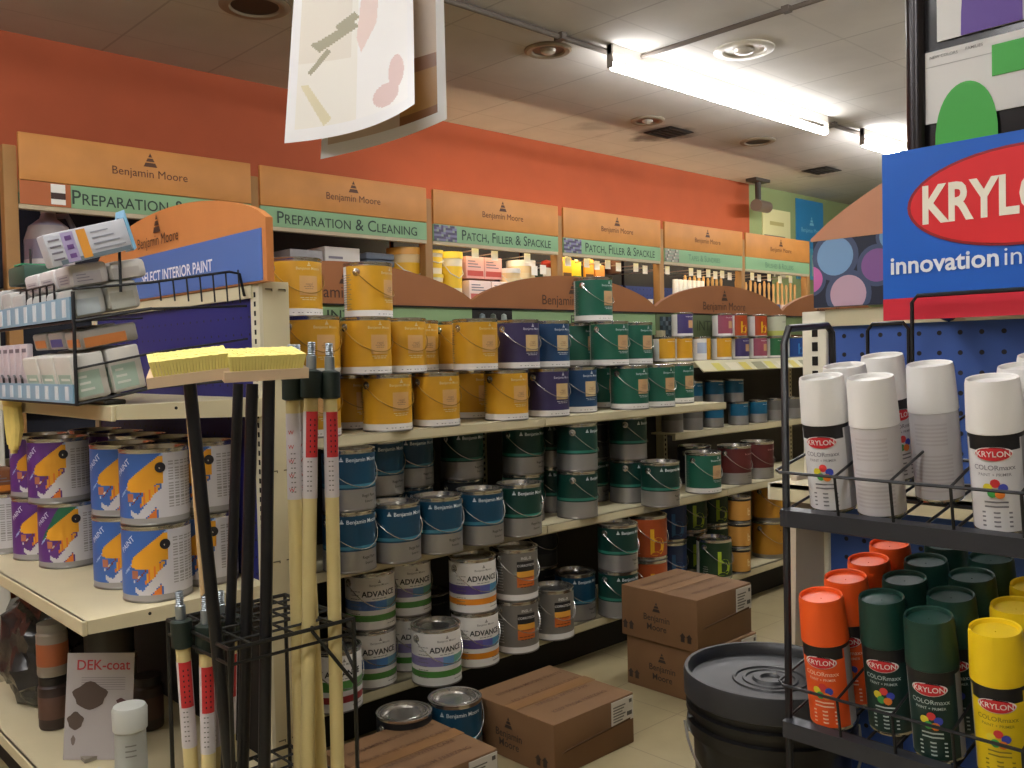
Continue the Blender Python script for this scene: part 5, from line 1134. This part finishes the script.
broom('black broom handle between the two brush heads, thinner left one', (0, 0, 0), (0, 0, 0), (.892, 1.80, 1.165), (.812, 1.80, 0), 'black handles beside the brushes', head=False, r=.011)
broom('black broom handle under the right brush head, middle one', (0, 0, 0), (0, 0, 0), (.888, 1.73, 1.165), (.818, 1.73, 0), 'black handles beside the brushes', head=False, r=.0125)
mb = MB(); mb.tube([(.838, 1.93, 1.17), (.893, 1.93, 0)], .008, M('#c9a97a', .5), 10); tag(mb.build('wooden_dowel'), 'thin wooden dowel just behind the slanting black handle', 'dowel')

# ================================================================ curled posters hanging from the ceiling
def sheet(t, name, c00, c10, ztop, bend, cols, nu=180, nv=200, bow=.0):
    c00, c10 = Vector(c00), Vector(c10); d = c10 - c00; n = Vector((-d.y, d.x, 0)).normalized()
    if n.dot(Vector((-1, -1.4, 0))) < 0: n = -n
    def pos(u, v):
        p = c00 + d * (u + .22 * v * (1 - u)); z = p.z + (ztop - p.z) * v
        k = max(0, u * (1 - v) * 1.0)
        off = n * (bend * (u ** 2.2) * (1 - v) ** 1.4 + bow * math.sin(u * PI))
        return Vector((p.x, p.y, z + .06 * abs(bend) / .1 * (u ** 3) * (1 - v) ** 2)) + off
    a = MB(); a.grid(nu, nv, pos, cols); o = a.build(name, t, recalc=False); return o
m_pw = M('#f0eeea', .35)
def paper(hexc):
    m = M(hexc, .36, noise=.002); return m
def front_cols(u, v):
    v *= 2.0
    if u < .07 or u > .95 or v < .08: return paper('#efeeee')
    if v > 1.9: return paper('#e8e0d6')
    if poly_in([(.16, .62), (.24, .56), (.56, .70), (.50, .74), (.24, .64)], u, v) or poly_in([(.30, .58), (.34, .56), (.18, .42), (.15, .44)], u, v) or poly_in([(.36, .72), (.52, .80), (.56, .76), (.42, .66)], u, v): return paper('#a09a80')
    if poly_in([(.10, .36), (.16, .36), (.36, .12), (.30, .08)], u, v): return paper('#d8cfae')
    if poly_in([(.58, .95), (.72, .95), (.70, .70), (.58, .52), (.54, .62)], u, v): return paper('#e6d0c8')
    if math.hypot((u - .78) / .1, (v - .18) / .08) < 1 or math.hypot((u - .86) / .06, (v - .32) / .12) < 1: return paper('#dcc2be')
    if u < .5 and v > .5: return paper('#e3dccf')
    return paper('#ece8de') if u < .55 else paper('#f2f0ee')
def back_cols(u, v):
    v *= 2.0
    if u > .93 or v < .08 or u < .05: return paper('#e6e4e0')
    if .62 < u < .93 and v < .52: return paper('#b08040') if v > .14 and v < .42 else paper('#8a5a30')
    return paper('#cbb49c')
t = thing('hanging_poster', 'large curled white poster hanging from the ceiling, front sheet', 'poster', (0, 0, 0))
sheet(t, 'sheet', (.919, 1.625, 1.642), (1.118, 1.452, 1.655), 2.25, .07, front_cols, bow=.012)
a = MB()
for p in ((.95, 1.60), (1.13, 1.48)): a.tube([(p[0], p[1], 2.24), (p[0] + .02, p[1], CEIL)], .0012, M('#8a8478', .5), 4)
a.build('hanging_cord', t)
t = thing('hanging_poster', 'second poster hanging right behind the curled white poster', 'poster', (0, 0, 0))
sheet(t, 'sheet', (.985, 1.60, 1.615), (1.190, 1.448, 1.680), 2.25, .02, back_cols, bow=-.01)
a = MB()
for p in ((.98, 1.63), (1.17, 1.47)): a.tube([(p[0], p[1], 2.24), (p[0] + .02, p[1], CEIL)], .0012, M('#8a8478', .5), 4)
a.build('hanging_cord', t)
# unused prototypes are removed
for k, (r, used) in PROTO.items():
    if not used:
        for c in list(r.children):
            for g in list(c.children): bpy.data.objects.remove(g)
            bpy.data.objects.remove(c)
        bpy.data.objects.remove(r); print('unused', k)
